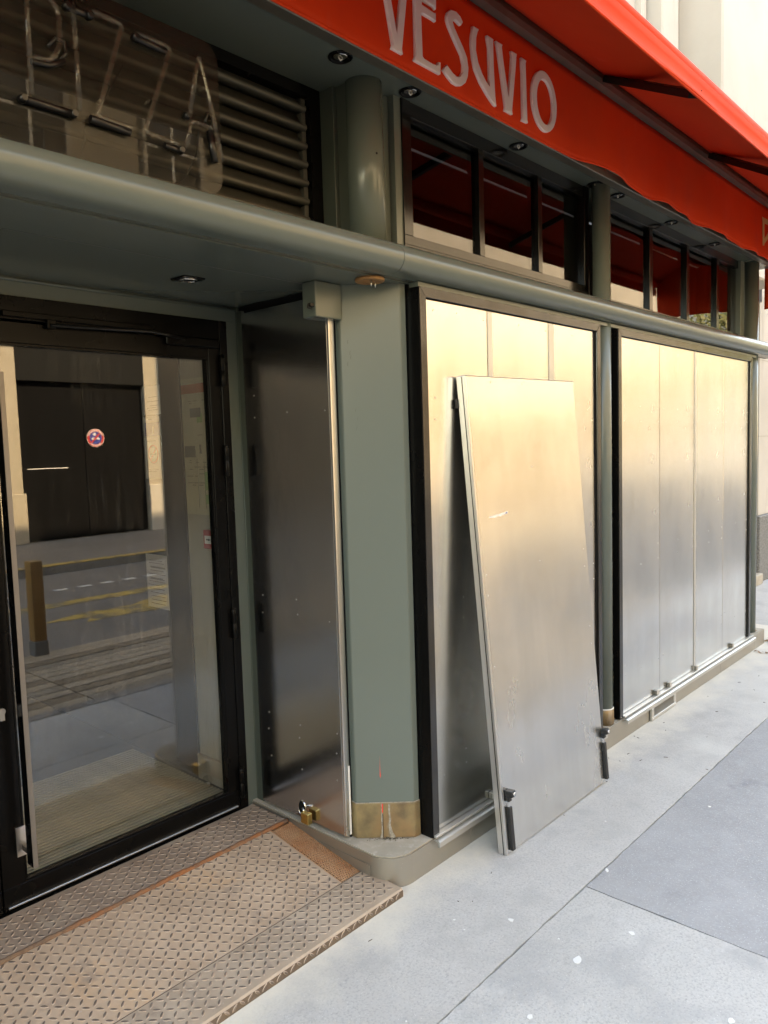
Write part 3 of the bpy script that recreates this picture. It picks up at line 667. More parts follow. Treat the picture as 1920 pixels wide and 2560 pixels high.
stuff(m.build('electrode_cap', 'tube_black', ns))
m = MB(); m.tube([(.955, YS+.012, 2.41), (.962, YS+.02, 2.375), (.955, YS+.03, 2.34), (.985, YS+.02, 2.30)], .0025, 6); m.tube([(1.29, YS+.012, 2.48), (1.283, YS+.02, 2.42), (1.25, YS+.03, 2.35), (1.19, YS+.02, 2.315), (1.15, YS+.02, 2.31)], .0025, 6); m.tube([(1.07, YS+.012, 2.58), (.99, YS+.012, 2.44)], .002, 6)
m.build('cable', 'tube_black', ns)
m = MB()
for x, z in ((.826, 2.585), (.985, 2.46), (1.12, 2.50), (1.29, 2.585), (1.03, 2.66), (1.13, 2.42)): m.tube([(x, YS, z), (x, YS-.02, z)], .0035, 6)
m.build('tube_support', 'tube_glass', ns)

# ================================================================== DOOR
YD = .81
dr = MB().box(1.874, 1.911, YD, YD+.06, .10, 2.128, .002).build('door', 'black_frame', sf)
box('door_header', 'black_frame', dr, -.06, 1.8735, YD, YD+.06, 2.052, 2.128, .002)
for (a, b) in ((.910, 1.872), (-.062, .906)):
    lf = MB().box(a, b, YD+.004, YD+.052, .106, .183, .002).build('door_leaf', 'black_frame', sf)
    box('stile', 'black_frame', lf, a, a+.074, YD+.004, YD+.052, .1832, 2.045, .002)
    box('stile', 'black_frame', lf, b-.052, b, YD+.004, YD+.052, .1832, 2.045, .002)
    box('top_rail', 'black_frame', lf, a+.0742, b-.0522, YD+.004, YD+.052, 1.977, 2.045, .002)
    box('pane', 'door_glass', lf, a+.070, b-.048, YD+.024, YD+.032, .179, 1.981, 0)
    m = MB()
    for q in ((a+.0745, b-.0525, .1835, .1915), (a+.0745, b-.0525, 1.969, 1.977)): m.box(q[0], q[1], YD+.007, YD+.023, q[2], q[3], .001)
    for q in ((a+.0745, a+.0815), (b-.0595, b-.0525)): m.box(q[0], q[1], YD+.007, YD+.0235, .1915, 1.969, .001)
    m.build('glazing_bead', 'black_frame', lf)
    box('drip_bar', 'aluminium', lf, a+.01, b-.02, YD-.008, YD+.003, .118, .124, .001)
    if a > .5:
        for z in (1.93, 1.568, .897, .216):
            h = MB().lathe((1.873, YD-.010, z), ((.009, -.062), (.010, -.060), (.010, -.002), (.0085, 0), (.010, .002), (.010, .06), (.008, .063)), 14).build('hinge', 'black_frame', lf)
            MB().box(1.852, 1.898, YD-.004, YD+.004, z-.05, z+.05, .001).build('hinge_plate', 'black_frame', h) if False else None
        kk = MB().prism([(.938+.0, .752), (.952, .752), (.952, .772)] + arc(.945, .782, .011, -40, 220, 10) + [(.938, .772)], 'y', YD-.004, YD+.004).build('lock_cylinder', 'aluminium', lf)
    # pull handle
    hx = .974 if a > .5 else .83
    hb = MB().box(hx, hx+.014, YD-.092, YD-.046, .268, 1.872, .001).build('pull_handle', 'black_frame', lf)
    box('handle_front', 'handle_grey', hb, hx-.001, hx+.0150, YD-.0945, YD-.0922, .268, 1.872, .0005)
    for z in (.33, 1.79):
        box('handle_plate', 'aluminium', hb, hx-.014, hx+.028, YD-.003, YD+.0035, z-.05, z+.05, .001)
        box('handle_arm', 'dark_metal', hb, hx+.002, hx+.020, YD-.046, YD-.0035, z-.03, z-.012, .001)
dc = thing('door_closer', 'black overhead door closer with its arm along the top of the door', 'door closer', (1.4, .78, 2.06))
MB().box(1.03, 1.58, YD-.012, YD+.0, 2.058, 2.078, .003).build('guide_rail', 'black_frame', dc)
MB().box(1.17, 1.20, YD-.020, YD-.012, 2.030, 2.060, .002).build('bracket', 'black_frame', dc)
MB().tube([(1.18, YD-.022, 2.040), (1.56, YD-.030, 2.052), (1.70, YD-.014, 2.040)], .006, 8).build('arm', 'dark_metal', dc)
MB().box(1.62, 1.86, YD-.018, YD+.0, 2.015, 2.050, .004).build('body', 'black_frame', dc)
th = structure(box('threshold', 'black_frame', None, -.06, 1.905, YD-.012, YD+.09, .06, .104, .002))

# ---- interior seen through the glass
fl = structure(MB().box(-.6, 6.2, YD+.09, 3.2, .02, .098).build('interior_floor', 'mat_base'))
rug = thing('entrance_mat', 'ribbed beige entrance mat on the floor behind the glass door', 'mat', (.9, 1.2, .098))
MB().box(-.05, 1.92, YD+.092, 1.75, .098, .102).build('backing', 'mat_base', rug)
rb = MB().box(-.05, 1.92, YD+.10, YD+.115, .102, .108, .0025).build('rib', 'mat_ribs', rug)
for k in range(1, 37): copy_obj(rb, rug, rb.location+Vector((0, .0235*k, 0)))
iw = structure(MB().box(1.955, 2.05, YD+.052, 1.225, .098, 2.9).build('interior_wall', 'interior_wall'))
box('skirting', 'interior_skirting', iw, 1.940, 1.955, YD+.055, 1.225, .098, .215, .002)
box('dark_wall_strip', 'interior_dark', iw, 1.945, 2.05, 1.226, 1.385, .098, 2.9, .002)  # darker full-height strip at the end of the interior wall
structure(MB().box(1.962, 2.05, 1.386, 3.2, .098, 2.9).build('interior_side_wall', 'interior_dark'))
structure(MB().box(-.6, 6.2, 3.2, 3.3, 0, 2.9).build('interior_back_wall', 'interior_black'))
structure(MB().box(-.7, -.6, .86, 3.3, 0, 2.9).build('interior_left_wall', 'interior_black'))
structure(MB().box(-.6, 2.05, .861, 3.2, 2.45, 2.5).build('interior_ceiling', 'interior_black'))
# papers on the interior wall, each a thin sheet
def sheet(name, m_, parent, y0, y1, z0, z1, x): return MB().box(x-.0012, x, y0, y1, z0, z1).build(name, m_, parent)
pm = thing('street_plan_poster', 'large framed plan poster with an orange-red band on the interior wall', 'poster', (1.954, 1.11, 1.3))
sheet('sheet', 'paper_cream', pm, .99, 1.222, 1.33, 1.93, 1.9535)
sheet('red_band', 'paper_red', pm, .99, 1.221, 1.865, 1.905, 1.9520)
sheet('green_area', 'paper_green', pm, .99, 1.025, 1.66, 1.86, 1.9520)
for y0, y1, z0, z1, mm in ((1.08, 1.16, 1.76, 1.80, 'ink_grey'), (1.07, 1.11, 1.735, 1.775, 'paper_green'), (1.13, 1.215, 1.585, 1.635, 'ink_grey'), (1.085, 1.10, 1.60, 1.64, 'ink_grey'), (.995, 1.07, 1.44, 1.52, 'paper_green'), (1.0, 1.07, 1.38, 1.42, 'paper_green')): sheet('plan_patch', mm, pm, y0, y1, z0, z1, 1.9518)
m = MB()
for k in range(34):
    z = random.choice((1.57, 1.56, 1.55, 1.54, 1.53, 1.52, 1.51, 1.50, 1.49, 1.82, 1.83, 1.84, 1.68, 1.47, 1.46)); y = random.uniform(1.0, 1.17)
    m.box(1.9508, 1.9520, y, y+random.uniform(.012, .05), z, z+.0025)
for y in (1.0, 1.07, 1.12): m.box(1.9508, 1.9520, y, y+.002, 1.36, 1.58)
m.build('small_print', 'ink_grey', pm)
def notice(label, y0, y1, z0, z1, x, extra):
    n = thing('paper_notice', label, 'notice', (x, (y0+y1)/2, z0)); sheet('sheet', 'paper_white', n, y0, y1, z0, z1, x); extra(n, x-.0012); return n
def lines(n, x, y0, y1, zs, m_='ink_grey'):
    m = MB()
    for z in zs: m.box(x-.0008, x, y0+random.uniform(0, .03), y1-random.uniform(0, .03), z, z+.003)
    m.build('small_print', m_, n)
PX = 1.960
notice('plain white printed notice above the blue one, seen through the door glass', 1.40, 1.555, 1.79, 1.925, PX, lambda n, x: lines(n, x, 1.42, 1.53, (1.81, 1.82, 1.83, 1.85, 1.87)))
def blue(n, x): sheet('blue_field', 'paper_blue', n, 1.428, 1.552, 1.69, 1.755, x); lines(n, x, 1.47, 1.55, (1.767,)); sheet('white_figure', 'paper_white', n, 1.47, 1.485, 1.70, 1.735, x-.0013)
notice('white notice with a dark blue field, seen through the door glass', 1.425, 1.562, 1.685, 1.78, PX, blue)
def nosmoke(n, x):
    c = (x, 1.49, 1.605); m = MB()
    for k in range(28):
        a0, a1 = 2*math.pi*k/28, 2*math.pi*(k+1)/28
        m.prism([(1.49+r*math.cos(a), 1.605+r*1.0*math.sin(a)) for r, a in ((.036, a0), (.045, a0), (.045, a1), (.036, a1))], 'x', x-.001, x)
    m.prism([(1.49-.028, 1.605+.022), (1.49-.022, 1.605+.028), (1.49+.028, 1.605-.022), (1.49+.022, 1.605-.028)], 'x', x-.001, x)
    m.build('prohibition_ring', 'ink_red', n)
    sheet('cigarette', 'ink_grey', n, 1.465, 1.512, 1.600, 1.607, x-.0002); lines(n, x, 1.45, 1.54, (1.52, 1.53, 1.665))
notice('white notice with a red no-smoking ring, seen through the door glass', 1.43, 1.564, 1.488, 1.684, PX, nosmoke)
def tab(n, x): lines(n, x, 1.44, 1.60, [.88+.018*k for k in range(12)]); sheet('picture_strip', 'ink_grey', n, 1.44, 1.57, 1.055, 1.06, x); lines(n, x, 1.44, 1.6, (1.00, 1.002, 1.09))
notice('low white notice printed as a table, seen through the lower door glass', 1.425, 1.612, .86, 1.122, PX, tab)
fa = thing('fire_alarm_call_point', 'small red fire alarm call point on the wall inside the door', 'fire alarm', (1.945, 1.03, 1.18))
MB().box(1.925, 1.955, .99, 1.068, 1.185, 1.268, .003).build('housing', 'alarm_red', fa)
pl = sheet('push_plate', 'plastic_white', fa, 1.0, 1.056, 1.208, 1.243, 1.9246)
m = MB()
for y, r in ((1.016, .0035), (1.028, .005), (1.040, .0035)): m.lathe((1.9233, y, 1.226), ((r, 0), (r, -.0008)), 10, 'x')
m.build('press_mark', 'black_matt', pl)
sw = thing('wall_socket', 'white wall socket low on the wall inside the door', 'socket', (1.945, 1.0, .28))
MB().box(1.946, 1.955, .985, 1.048, .285, .350, .004).build('plate', 'plastic_white', sw); MB().lathe((1.9458, 1.012, .318), ((.018, 0), (.016, -.001)), 18, 'x').build('well', 'ink_grey', sw)
ds = thing('door_stop', 'round clear door stop on the floor beside the interior skirting', 'door stop', (1.93, 1.13, .10))
MB().lathe((1.925, 1.13, .12), ((.004, -.02), (.018, -.014), (.024, .0), (.018, .014), (.004, .02)), 16).build('ball', 'tube_glass', ds)
MB().lathe((1.925, 1.13, .100), ((.012, 0), (.010, .004)), 12).build('base', 'aluminium', ds)

# ================================================================== RAMP
rp = thing('checker_plate_ramp', 'rusty checker plate entrance ramp in front of the glass door', 'ramp', (1.0, .4, 0))
X0 = -.11; XR = 1.926
SA, SB = (.572, .100), (.165, .033)               # slope from back to front (y, z)
def zs(y): return SB[1]+(SA[1]-SB[1])*(y-SB[0])/(SA[0]-SB[0])
MB().prism([(.583, .060), (.583, .1015), (.583, .1035), (YD-.006, .1035), (YD-.006, .06)], 'x', X0, XR).build('landing_plate', 'checker_landing', rp)
MB().prism([SA, SB, (SB[0], .0), (SA[0], .0)], 'x', X0, 1.828).build('slope_plate', 'checker_slope', rp)
fp = [(SB[0], .0345), (-.016, .0295), (-.022, .024), (-.022, .0), (SB[0], .0)]
MB().prism(fp, 'x', X0, 1.948, .001).build('front_plate', 'checker_front', rp)
MB().box(X0, 1.9475, -.0236, -.0221, .0, .0245, .0005).build('lip_plate', 'lip_brown', rp)
m = MB(); m.box(1.829, XR, SB[0]+.001, SA[0], -.001, .004); m.build('drain_well', 'black_matt', rp)
box('drain_side', 'plinth_steel', rp, 1.9265, 1.9295, .12, .56, .001, .075, 0)
box('fold_seam', 'lip_brown', rp, X0, 1.925, SB[0]-.0012, SB[0]+.0016, .0335, .0352, 0)
m = MB(); pts = []
for k in range(150):
    x = X0+(XR-X0)*k/149; pts.append((x, .5775+.0014*random.uniform(-1, 1), .1005+.001*random.uniform(-1, 1)))
m.tube(pts, [.0100+.0014*random.uniform(-1, 1) for _ in pts], 7); m.build('weld_bead', 'weld_rust', rp)
def lugs(name, m_, f, s0, s1, x0, x1, pitch=.0272, keep=None):
    m = MB(); i = 0; base = []
    ny = int((s1-s0)/pitch); nx = int((x1-x0)/pitch)
    for a in range(nx+1):
        for b in range(ny+1):
            x = x0+pitch*(a+.5); s = s0+pitch*(b+.5)
            if x > x1-.008 or s > s1-.008: continue
            if keep and not keep(x, s): continue
            ang = math.pi/4 if (a+b) % 2 else -math.pi/4
            ca, sa = math.cos(ang), math.sin(ang); L, W, H = .0132, .0046, .0019
            ring = [(L, 0), (L*.62, W*.75), (0, W), (-L*.62, W*.75), (-L, 0), (-L*.62, -W*.75), (0, -W), (L*.62, -W*.75)]
            def P(u, v, h): return Vector(f(x+u*ca-v*sa, s+u*sa+v*ca, h))
            lo = [m.bm.verts.new(P(u, v, -.0002)) for u, v in ring]; tp = [m.bm.verts.new(P(u*.86, v*.74, H)) for u, v in ring]
            for k in range(8):
                fc = m.bm.faces.new((lo[k], lo[(k+1) % 8], tp[(k+1) % 8], tp[k])); fc.smooth = True
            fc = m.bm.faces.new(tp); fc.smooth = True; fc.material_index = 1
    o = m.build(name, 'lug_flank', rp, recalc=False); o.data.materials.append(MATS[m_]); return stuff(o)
lugs('landing_lugs', 'lug_worn_shade', lambda x, s, h: (x, s, .1035+h), .592, YD-.02, X0, XR)
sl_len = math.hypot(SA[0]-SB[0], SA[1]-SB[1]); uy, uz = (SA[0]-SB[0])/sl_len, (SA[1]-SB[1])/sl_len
lugs('slope_lugs', 'lug_worn_shade', lambda x, s, h: (x, SB[0]+uy*s-uz*h, SB[1]+uz*s+uy*h), .004, sl_len-.006, X0, 1.822)
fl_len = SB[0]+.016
lugs('front_lugs', 'lug_worn_shade', lambda x, s, h: (x, SB[0]-s, .0345-.005*s/fl_len+h), .003, fl_len, X0, 1.945, keep=lambda x, s: not (x > 1.925 and s < .06))
lugs('lip_lugs', 'lug_worn_shade', lambda x, s, h: (x, -.0236-h, .026-s), -.003, .0285, X0, 1.945)
# perforated grate with real holes
m = MB(); pit = .0102; rr = .0035; nxg = 9; row = pit*.866; ns_ = int((sl_len-.012)/row)
def GP(x, s, h=0.0): return (x, SB[0]+uy*s-uz*h, SB[1]+uz*s+uy*h)
for b in range(ns_):
    for a in range(nxg):
        cx = 1.836+pit*(a+.5*(b % 2)); cs = .008+row*b
        hexp = [(cx+pit*.5774*math.sin(math.pi/3*k), cs+pit*.5774*math.cos(math.pi/3*k)) for k in range(6)]
        O = []; I = []; I2 = []
        for k in range(12):
            p = hexp[k//2] if k % 2 == 0 else ((hexp[k//2][0]+hexp[(k//2+1) % 6][0])/2, (hexp[k//2][1]+hexp[(k//2+1) % 6][1])/2)
            an = math.pi/6*k; q = (cx+rr*math.sin(an), cs+rr*math.cos(an))
            O.append(m.bm.verts.new(GP(*p))); I.append(m.bm.verts.new(GP(*q))); I2.append(m.bm.verts.new(GP(*q, -.003)))
        for k in range(12):
            j = (k+1) % 12; m.bm.faces.new((O[k], O[j], I[j], I[k])); m.bm.faces.new((I[k], I[j], I2[j], I2[k]))
bmesh.ops.remove_doubles(m.bm, verts=m.bm.verts[:], dist=.0003)
m.build('perforated_grate', 'grate_rust', rp, recalc=False)
for x0, x1 in ((1.8282, 1.8320), (1.9262, 1.9290)):
    q = MB(); q.prism([SA, SB, (SB[0], SB[1]-.006), (SA[0], SA[1]-.006)], 'x', x0, x1); q.build('grate_edge', 'grate_rust', rp)

# ================================================================== SHUTTER PANELS
def rivets(parent, pts, axis='y', m_='rivet', local=False, r=.0032):
    m = MB()
    for p in pts: m.lathe(p, ((r, 0), (r*.8, -.0012), (r*.25, -.0018)), 8, axis)
    return stuff(m.build('rivet_heads', m_, parent, local=local))
def shutter(x0, x1, label, z1, seam_left=None, block=None, y=.020):
    t = thing('shutter_panel', label, 'shutter panel', ((x0+x1)/2, y, .126), 'steel shutter panels in the facade')
    MB().box(x0, x1, y, y+.030, .127, z1, .0016).build('sheet', 'steel_sheet', t)
    if seam_left: MB().box(x0-.001, x0+seam_left, y-.0035, y-.0005, .128, z1-.004, .0008).build('edge_strip', 'aluminium_white', t)
    pts = []
    for z in (.33, .39, .92, 1.0, 1.70, 1.78, 2.10):
        for x in ((x0+.05), (x0+x1)/2, (x1-.018)):
            if random.random() < .75: pts.append((x+random.uniform(-.004, .004), y, z+random.uniform(-.006, .006)))
    rivets(t, pts)
    if block is not None:
        b = MB().box(block-.013, block+.013, y-.020, y-.0005, .1265, .155, .002).build('lock_block', 'block_grey', t)
        MB().box(block-.015, block-.0131, y-.018, y-.002, .1265, .152, .0005).build('block_side', 'rail_metal', b)
    return t
S1 = [(2.205, 2.602, 'steel shutter panel beside the corner column, partly behind the leaning one', None, 2.565), (2.606, 3.080, 'middle steel shutter panel of the left frame, mostly behind the leaning one', .03, None), (3.084, 3.516, 'steel shutter panel of the left frame nearest the round post', .045, None)]
for x0, x1, l, sl_, b in S1: shutter(x0, x1, l, 2.136, sl_, b)
S2 = [(3.802, 4.312, 'widest steel shutter panel of the right frame, next to the round post', None, 4.242), (4.316, 4.838, 'second steel shutter panel from the round post in the right frame', None, 4.428), (4.842, 5.370, 'third steel shutter panel from the round post in the right frame', .028, 4.805), (5.374, 5.888, 'steel shutter panel at the far right end of the facade', None, 5.545)]
for i, (x0, x1, l, sl_, b) in enumerate(S2): shutter(x0, x1, l, 2.136, sl_, b if i != 2 else 4.86)
# return panel with padlock
rt = thing('return_shutter_panel', 'narrow dark steel shutter panel on the alcove side beside the door', 'shutter panel', (1.96, .5, .125))
MB().box(1.950, 1.976, .270, .764, .126, 2.157, .0015).build('sheet', 'steel_return', rt)
MB().box(1.9485, 1.9770, .258, .2698, .126, 2.157, .003, 2).build('edge_channel', 'aluminium', rt)
MB().box(1.967, 1.9765, .2555, .2575, .13, .40, .001).build('edge_cover', 'plastic_white', rt)
pts = []
for z in (.33, .45, .52, .95, 1.02, 1.74, 1.83): 
    for y in (.30, .50, .70):
        if random.random() < .8: pts.append((1.950, y+random.uniform(-.01, .01), z+random.uniform(-.01, .01)))
rivets(rt, pts, 'x')
MB().box(1.9494, 1.952, .488, .532, .136, .196).build('lock_hole', 'black_matt', rt) if False else None
m = MB(); m.prism([(.510+.021*math.cos(t), .166+.030*math.sin(t)) for t in [2*math.pi*k/20 for k in range(20)]], 'x', 1.9488, 1.9502); m.build('lock_hole', 'black_matt', rt)
MB().tube([(1.9485, .510+.0215*math.cos(t), .166+.0305*math.sin(t)) for t in [2*math.pi*k/24 for k in range(25)]], .0016, 6, caps=False).build('hole_rim', 'chrome', rt)
pd = thing('brass_padlock', 'small brass padlock hanging on the narrow steel panel', 'padlock', (1.935, .465, .128))
MB().box(1.916, 1.940, .440, .482, .1265, .170, .002).build('body', 'brass_bright', pd)
MB().tube([(1.928, .474, .170), (1.928, .480, .176), (1.934, .492, .176), (1.949, .498, .172)], .004, 8).build('shackle', 'chrome', pd)

# leaning panel (own tilted axes)
lp = thing('leaning_shutter_panel', 'loose steel shutter panel leaning against the facade on the pavement', 'shutter panel', (2.407, -.160, .001), rot=(math.radians(-4.15), math.radians(-.85), math.radians(-.4)))
W, H, T = .832, 1.868, .036
MB().box(.0105, W, 0, T, 0, H, .0015).build('sheet', 'steel_sheet', lp, local=True)
ed = MB().box(-.002, .0100, -.0018, T+.002, -.001, H, .002).build('edge_channel', 'aluminium', lp, local=True)
MB().box(-.0032, -.0021, .010, .013, .002, H-.003).build('channel_groove', 'dark_metal', ed, local=True)
MB().box(.003, W, -.0008, T*.8, H, H+.003, .001).build('top_cap', 'aluminium_white', lp, local=True)
rivets(lp, [(x, 0, z) for z in (.16, .245, .66, .74, 1.02, 1.10, 1.50) for x in (.030, .42, .80) if random.random() < .75] + [(.17, 0, H-.02), (.40, 0, H-.02)], 'y', local=True)
MB().box(-.012, .0, T+.002, T+.012, H-.12, H-.085, .002).build('hook', 'dark_metal', lp, local=True)
def latch(x, flip):
    l = MB().box(x-.010, x+.010, -.016, -.0006, .012, .185, .0015).build('latch_bar', 'rubber_black', lp, local=True)
    MB().box(x-.004, x+.004, -.010, -.001, .185, .222, .001).build('latch_rod', 'dark_metal', l, local=True)
    MB().box(x-.012, x+.016, -.034, -.0008, .228, .252, .002).build('latch_head', 'rubber_black', l, local=True)
    MB().box(x-.012, x+.006, -.020, -.0008, .210, .2275, .002).build('latch_neck', 'rubber_black', l, local=True)
    MB().lathe((x+.004, -.034, .240), ((.0075, 0), (.0075, -.003), (.004, -.0035)), 12, 'y').build('key_barrel', 'chrome', l, local=True)
    MB().box(x-.009, x+.001, -.013, -.001, .187, .208, .001).build('latch_plate', 'chrome', l, local=True)
latch(.034, 1); latch(W-.004, -1)
# strip of torn tape
MB().prism([(.080, 1.318), (.10, 1.3165), (.118, 1.314), (.125, 1.317), (.150, 1.318), (.158, 1.315), (.166, 1.3185), (.205, 1.322), (.212, 1.325), (.212, 1.331), (.19, 1.329), (.15, 1.3255), (.11, 1.323), (.085, 1.322)], 'y', -.0012, -.0002).build('torn_tape', 'plastic_white', lp, local=True)
MB().box(.197, .204, -.0018, -.0013, 1.323, 1.3285).build('tape_print', 'paper_blue', lp, local=True)

# ================================================================== FASCIA AND AWNING
fs = thing('fascia_banner', 'red canvas fascia with raised white letters VESUVIO above the windows', 'sign', (2.5, -.04, 2.87))
def fascia_y(x, z):
    w = max(0, min(1, (x-3.05)/.6)); t = (3.235-z)/.37
    return -.038 - w*t*(.012*(1+math.sin(x*9.0+.6))+.006*(1+math.sin(x*21+1.3)))
def fascia_b(x):
    w = max(0, min(1, (x-3.0)/.5)); return 2.862 + w*(.006*math.sin(x*7.2+2.2)+.0035*math.sin(x*17)) + .020*math.exp(-((x-3.55)/.22)**2)
m = MB(); NX = 260; NZ = 12; xs = [-1.6+8.05*i/NX for i in range(NX+1)]; rows = []
for x in xs:
    b = fascia_b(x); rows.append([m.bm.verts.new((x, fascia_y(x, b+(3.235-b)*k/NZ), b+(3.235-b)*k/NZ)) for k in range(NZ+1)])
for i in range(NX):
    for k in range(NZ): f = m.bm.faces.new((rows[i][k], rows[i+1][k], rows[i+1][k+1], rows[i][k+1])); f.smooth = True
cv = m.build('canvas', 'red_canvas', fs, recalc=False)
sm = cv.modifiers.new('thickness', 'SOLIDIFY'); sm.thickness = .0025; sm.offset = 0
m = MB(); m.tube([(x, fascia_y(x, fascia_b(x))-.0, fascia_b(x)+.004) for x in xs], .005, 6); m.build('hem', 'red_canvas', fs)
box('seam', 'red_canvas', fs, 3.120, 3.1235, -.0385, -.0365, 2.872, 3.23, 0)
LET = {
 'V': [(2.5991,3.144),(2.6431,3.1448),(2.6386,3.1343),(2.6457,3.0942),(2.6798,2.9603),(2.702,3.0631),(2.7108,3.1253),(2.7044,3.1436),(2.7464,3.1457),(2.7416,3.1312),(2.736,3.0926),(2.7045,2.9173),(2.7084,2.9023),(2.6541,2.9034),(2.6597,2.9178),(2.6388,3.0065),(2.6152,3.1061),(2.6093,3.1285)],
 'E': [(2.1096,2.9212),(2.1014,2.9065),(2.109,2.9045),(2.2434,2.9045),(2.2464,2.9459),(2.2347,2.9436),(2.2294,2.9297),(2.2001,2.9264),(2.1525,2.9279),(2.1462,2.9329),(2.1436,3.0728),(2.1567,3.0746),(2.2075,3.0759),(2.2244,3.0740),(2.2255,3.1040),(2.2142,3.1000),(2.1480,3.1020),(2.1500,3.1200),(2.2140,3.1210),(2.2260,3.1150),(2.2280,3.1470),(2.1030,3.1470),(2.1110,3.1330)],
 'S': [(2.3735,3.117),(2.3851,3.1317),(2.3695,3.1468),(2.3445,3.1539),(2.3122,3.1481),(2.294,3.1327),(2.2885,3.1163),(2.2907,3.1029),(2.2993,3.0877),(2.3369,3.0477),(2.3719,3.014),(2.3826,2.984),(2.3787,2.9574),(2.3617,2.9359),(2.3396,2.9296),(2.3182,2.9335),(2.2972,2.9432),(2.282,2.9505),(2.263,2.9269),(2.2889,2.9116),(2.3169,2.8998),(2.3457,2.8989),(2.3716,2.9071),(2.3945,2.9244),(2.4081,2.95),(2.4138,2.9816),(2.4053,3.017),(2.384,3.0434),(2.3523,3.0739),(2.3315,3.0954),(2.3234,3.1089),(2.3289,3.12),(2.3433,3.1237),(2.3612,3.1187)],
 'U': [(2.4475,3.143),(2.4859,3.1442),(2.4753,3.1288),(2.4669,3.1065),(2.4638,3.0626),(2.4763,3.0239),(2.5002,2.9928),(2.5271,2.9709),(2.5507,2.9586),(2.552,2.9965),(2.5499,3.1011),(2.5405,3.1328),(2.5385,3.143),(2.5811,3.1429),(2.5782,3.1286),(2.5802,3.041),(2.5866,2.9364),(2.5936,2.8992),(2.5773,2.9024),(2.5375,2.9236),(2.491,2.9551),(2.4574,2.9918),(2.4435,3.0299),(2.436,3.0742),(2.4369,3.1001),(2.4454,3.1265)],
 'I': [(2.7793,3.145),(2.8163,3.1435),(2.8105,3.1313),(2.8143,3.0059),(2.8181,2.9127),(2.8224,2.902),(2.7794,2.9008),(2.7862,2.9154),(2.7849,3.0902),(2.7814,3.1262)],
}
def letter(outline, holes=(), th=.011, name='letter', m_='letter_white', y=-.0375, bev=.003):
    cu = bpy.data.curves.new(name, 'CURVE'); cu.dimensions = '2D'; cu.fill_mode = 'BOTH'; cu.extrude = th/2; cu.bevel_depth = bev; cu.bevel_resolution = 1; cu.offset = -bev
    for ps in [outline]+list(holes):
        sp = cu.splines.new('POLY'); sp.points.add(len(ps)-1)
        for p, q in zip(sp.points, ps): p.co = (q[0], q[1], 0, 1)
        sp.use_cyclic_u = True
    o = bpy.data.objects.new(name, cu); COL.objects.link(o)
    dg = bpy.context.evaluated_depsgraph_get(); me = bpy.data.meshes.new_from_object(o.evaluated_get(dg)); bpy.data.objects.remove(o); bpy.data.curves.remove(cu)
    me.transform(Matrix.Rotation(math.pi/2, 4, 'X')); me.transform(Matrix.Translation((0, y-th/2, 0)))
    me.materials.clear(); me.materials.append(MATS[m_])
    o = bpy.data.objects.new(name, me); COL.objects.link(o); o.parent = fs; o.location = -WL[fs.name]; WL[o.name] = Vector((0, 0, 0)); return o
def circ(cx, cz, rx, rz, n=40, tilt=0.0): return [(cx+rx*math.cos(2*math.pi*k/n)+tilt*rz*math.sin(2*math.pi*k/n), cz+rz*math.sin(2*math.pi*k/n)) for k in range(n)]
letter([(x-.667, z) for x, z in LET['V']]); letter(LET['E']); letter(LET['S']); letter(LET['U']); letter(LET['V']); letter(LET['I'])
letter(circ(2.957, 3.0275, .0995, .1215), [circ(2.960, 3.0260, .0655, .0895)[::-1]])
letter([(5.928, 3.142), (6.06, 3.146), (6.115, 3.12), (6.115, 3.06), (6.06, 3.01), (5.985, 2.965), (5.978, 2.905), (5.988, 2.890), (5.938, 2.888), (5.946, 2.905), (5.942, 3.11)], [[(5.984, 3.106), (5.986, 3.00), (6.05, 3.045), (6.085, 3.08), (6.078, 3.112)][::-1]], th=.0012, m_='gold_print', y=-.048, bev=.0003)

aw = thing('red_awning', 'red canvas awning half extended above the fascia, with folding arms', 'awning', (2.5, -.3, 3.0))
MB().prism([(-.030, 3.236), (-.072, 3.240), (-.078, 3.262), (-.070, 3.296), (-.030, 3.30)], 'x', -1.6, 6.44).build('wall_rail', 'rail_metal', aw)
box('wall_board', 'rail_metal', aw, -1.6, 6.44, -.028, .80, 3.236, 3.312, 0)
m = MB(); NX2 = 60; rows = []
for i in range(NX2+1):
    x = -1.6+8.13*i/NX2; r_ = []
    for k in range(9):
        t = k/8; y = -.035-.645*t; z = 3.318-.385*t-.012*math.sin(math.pi*t)*(1+.5*math.sin(x*2.3)); r_.append(m.bm.verts.new((x, y, z)))
    rows.append(r_)
for i in range(NX2):
    for k in range(8): f = m.bm.faces.new((rows[i][k], rows[i][k+1], rows[i+1][k+1], rows[i+1][k])); f.smooth = True
cn = m.build('canopy', 'red_canvas_awning', aw, recalc=False); cn.modifiers.new('thickness', 'SOLIDIFY').thickness = .002
MB().tube([(-1.6, -.676, 2.912), (6.53, -.676, 2.912)], .027, 16).build('front_bar', 'red_canvas', aw)
m = MB(); rows = []
for i in range(201):
    x = -1.6+8.13*i/200; rows.append([m.bm.verts.new((x, -.700-.004*math.sin(x*5)*t+.010*math.sin(math.pi*t), 2.898-.074*t-.002*math.sin(x*8)*t)) for t in (0, .25, .5, .75, 1)])
for i in range(200):
    for k in range(4): f = m.bm.faces.new((rows[i][k], rows[i+1][k], rows[i+1][k+1], rows[i][k+1])); f.smooth = True
vl = m.build('valance', 'red_canvas', aw, recalc=False); vl.modifiers.new('thickness', 'SOLIDIFY').thickness = .004
MB().tube([(-1.6, -.700, 2.825), (6.53, -.700, 2.825)], .005, 6).build('valance_hem', 'red_canvas', vl)
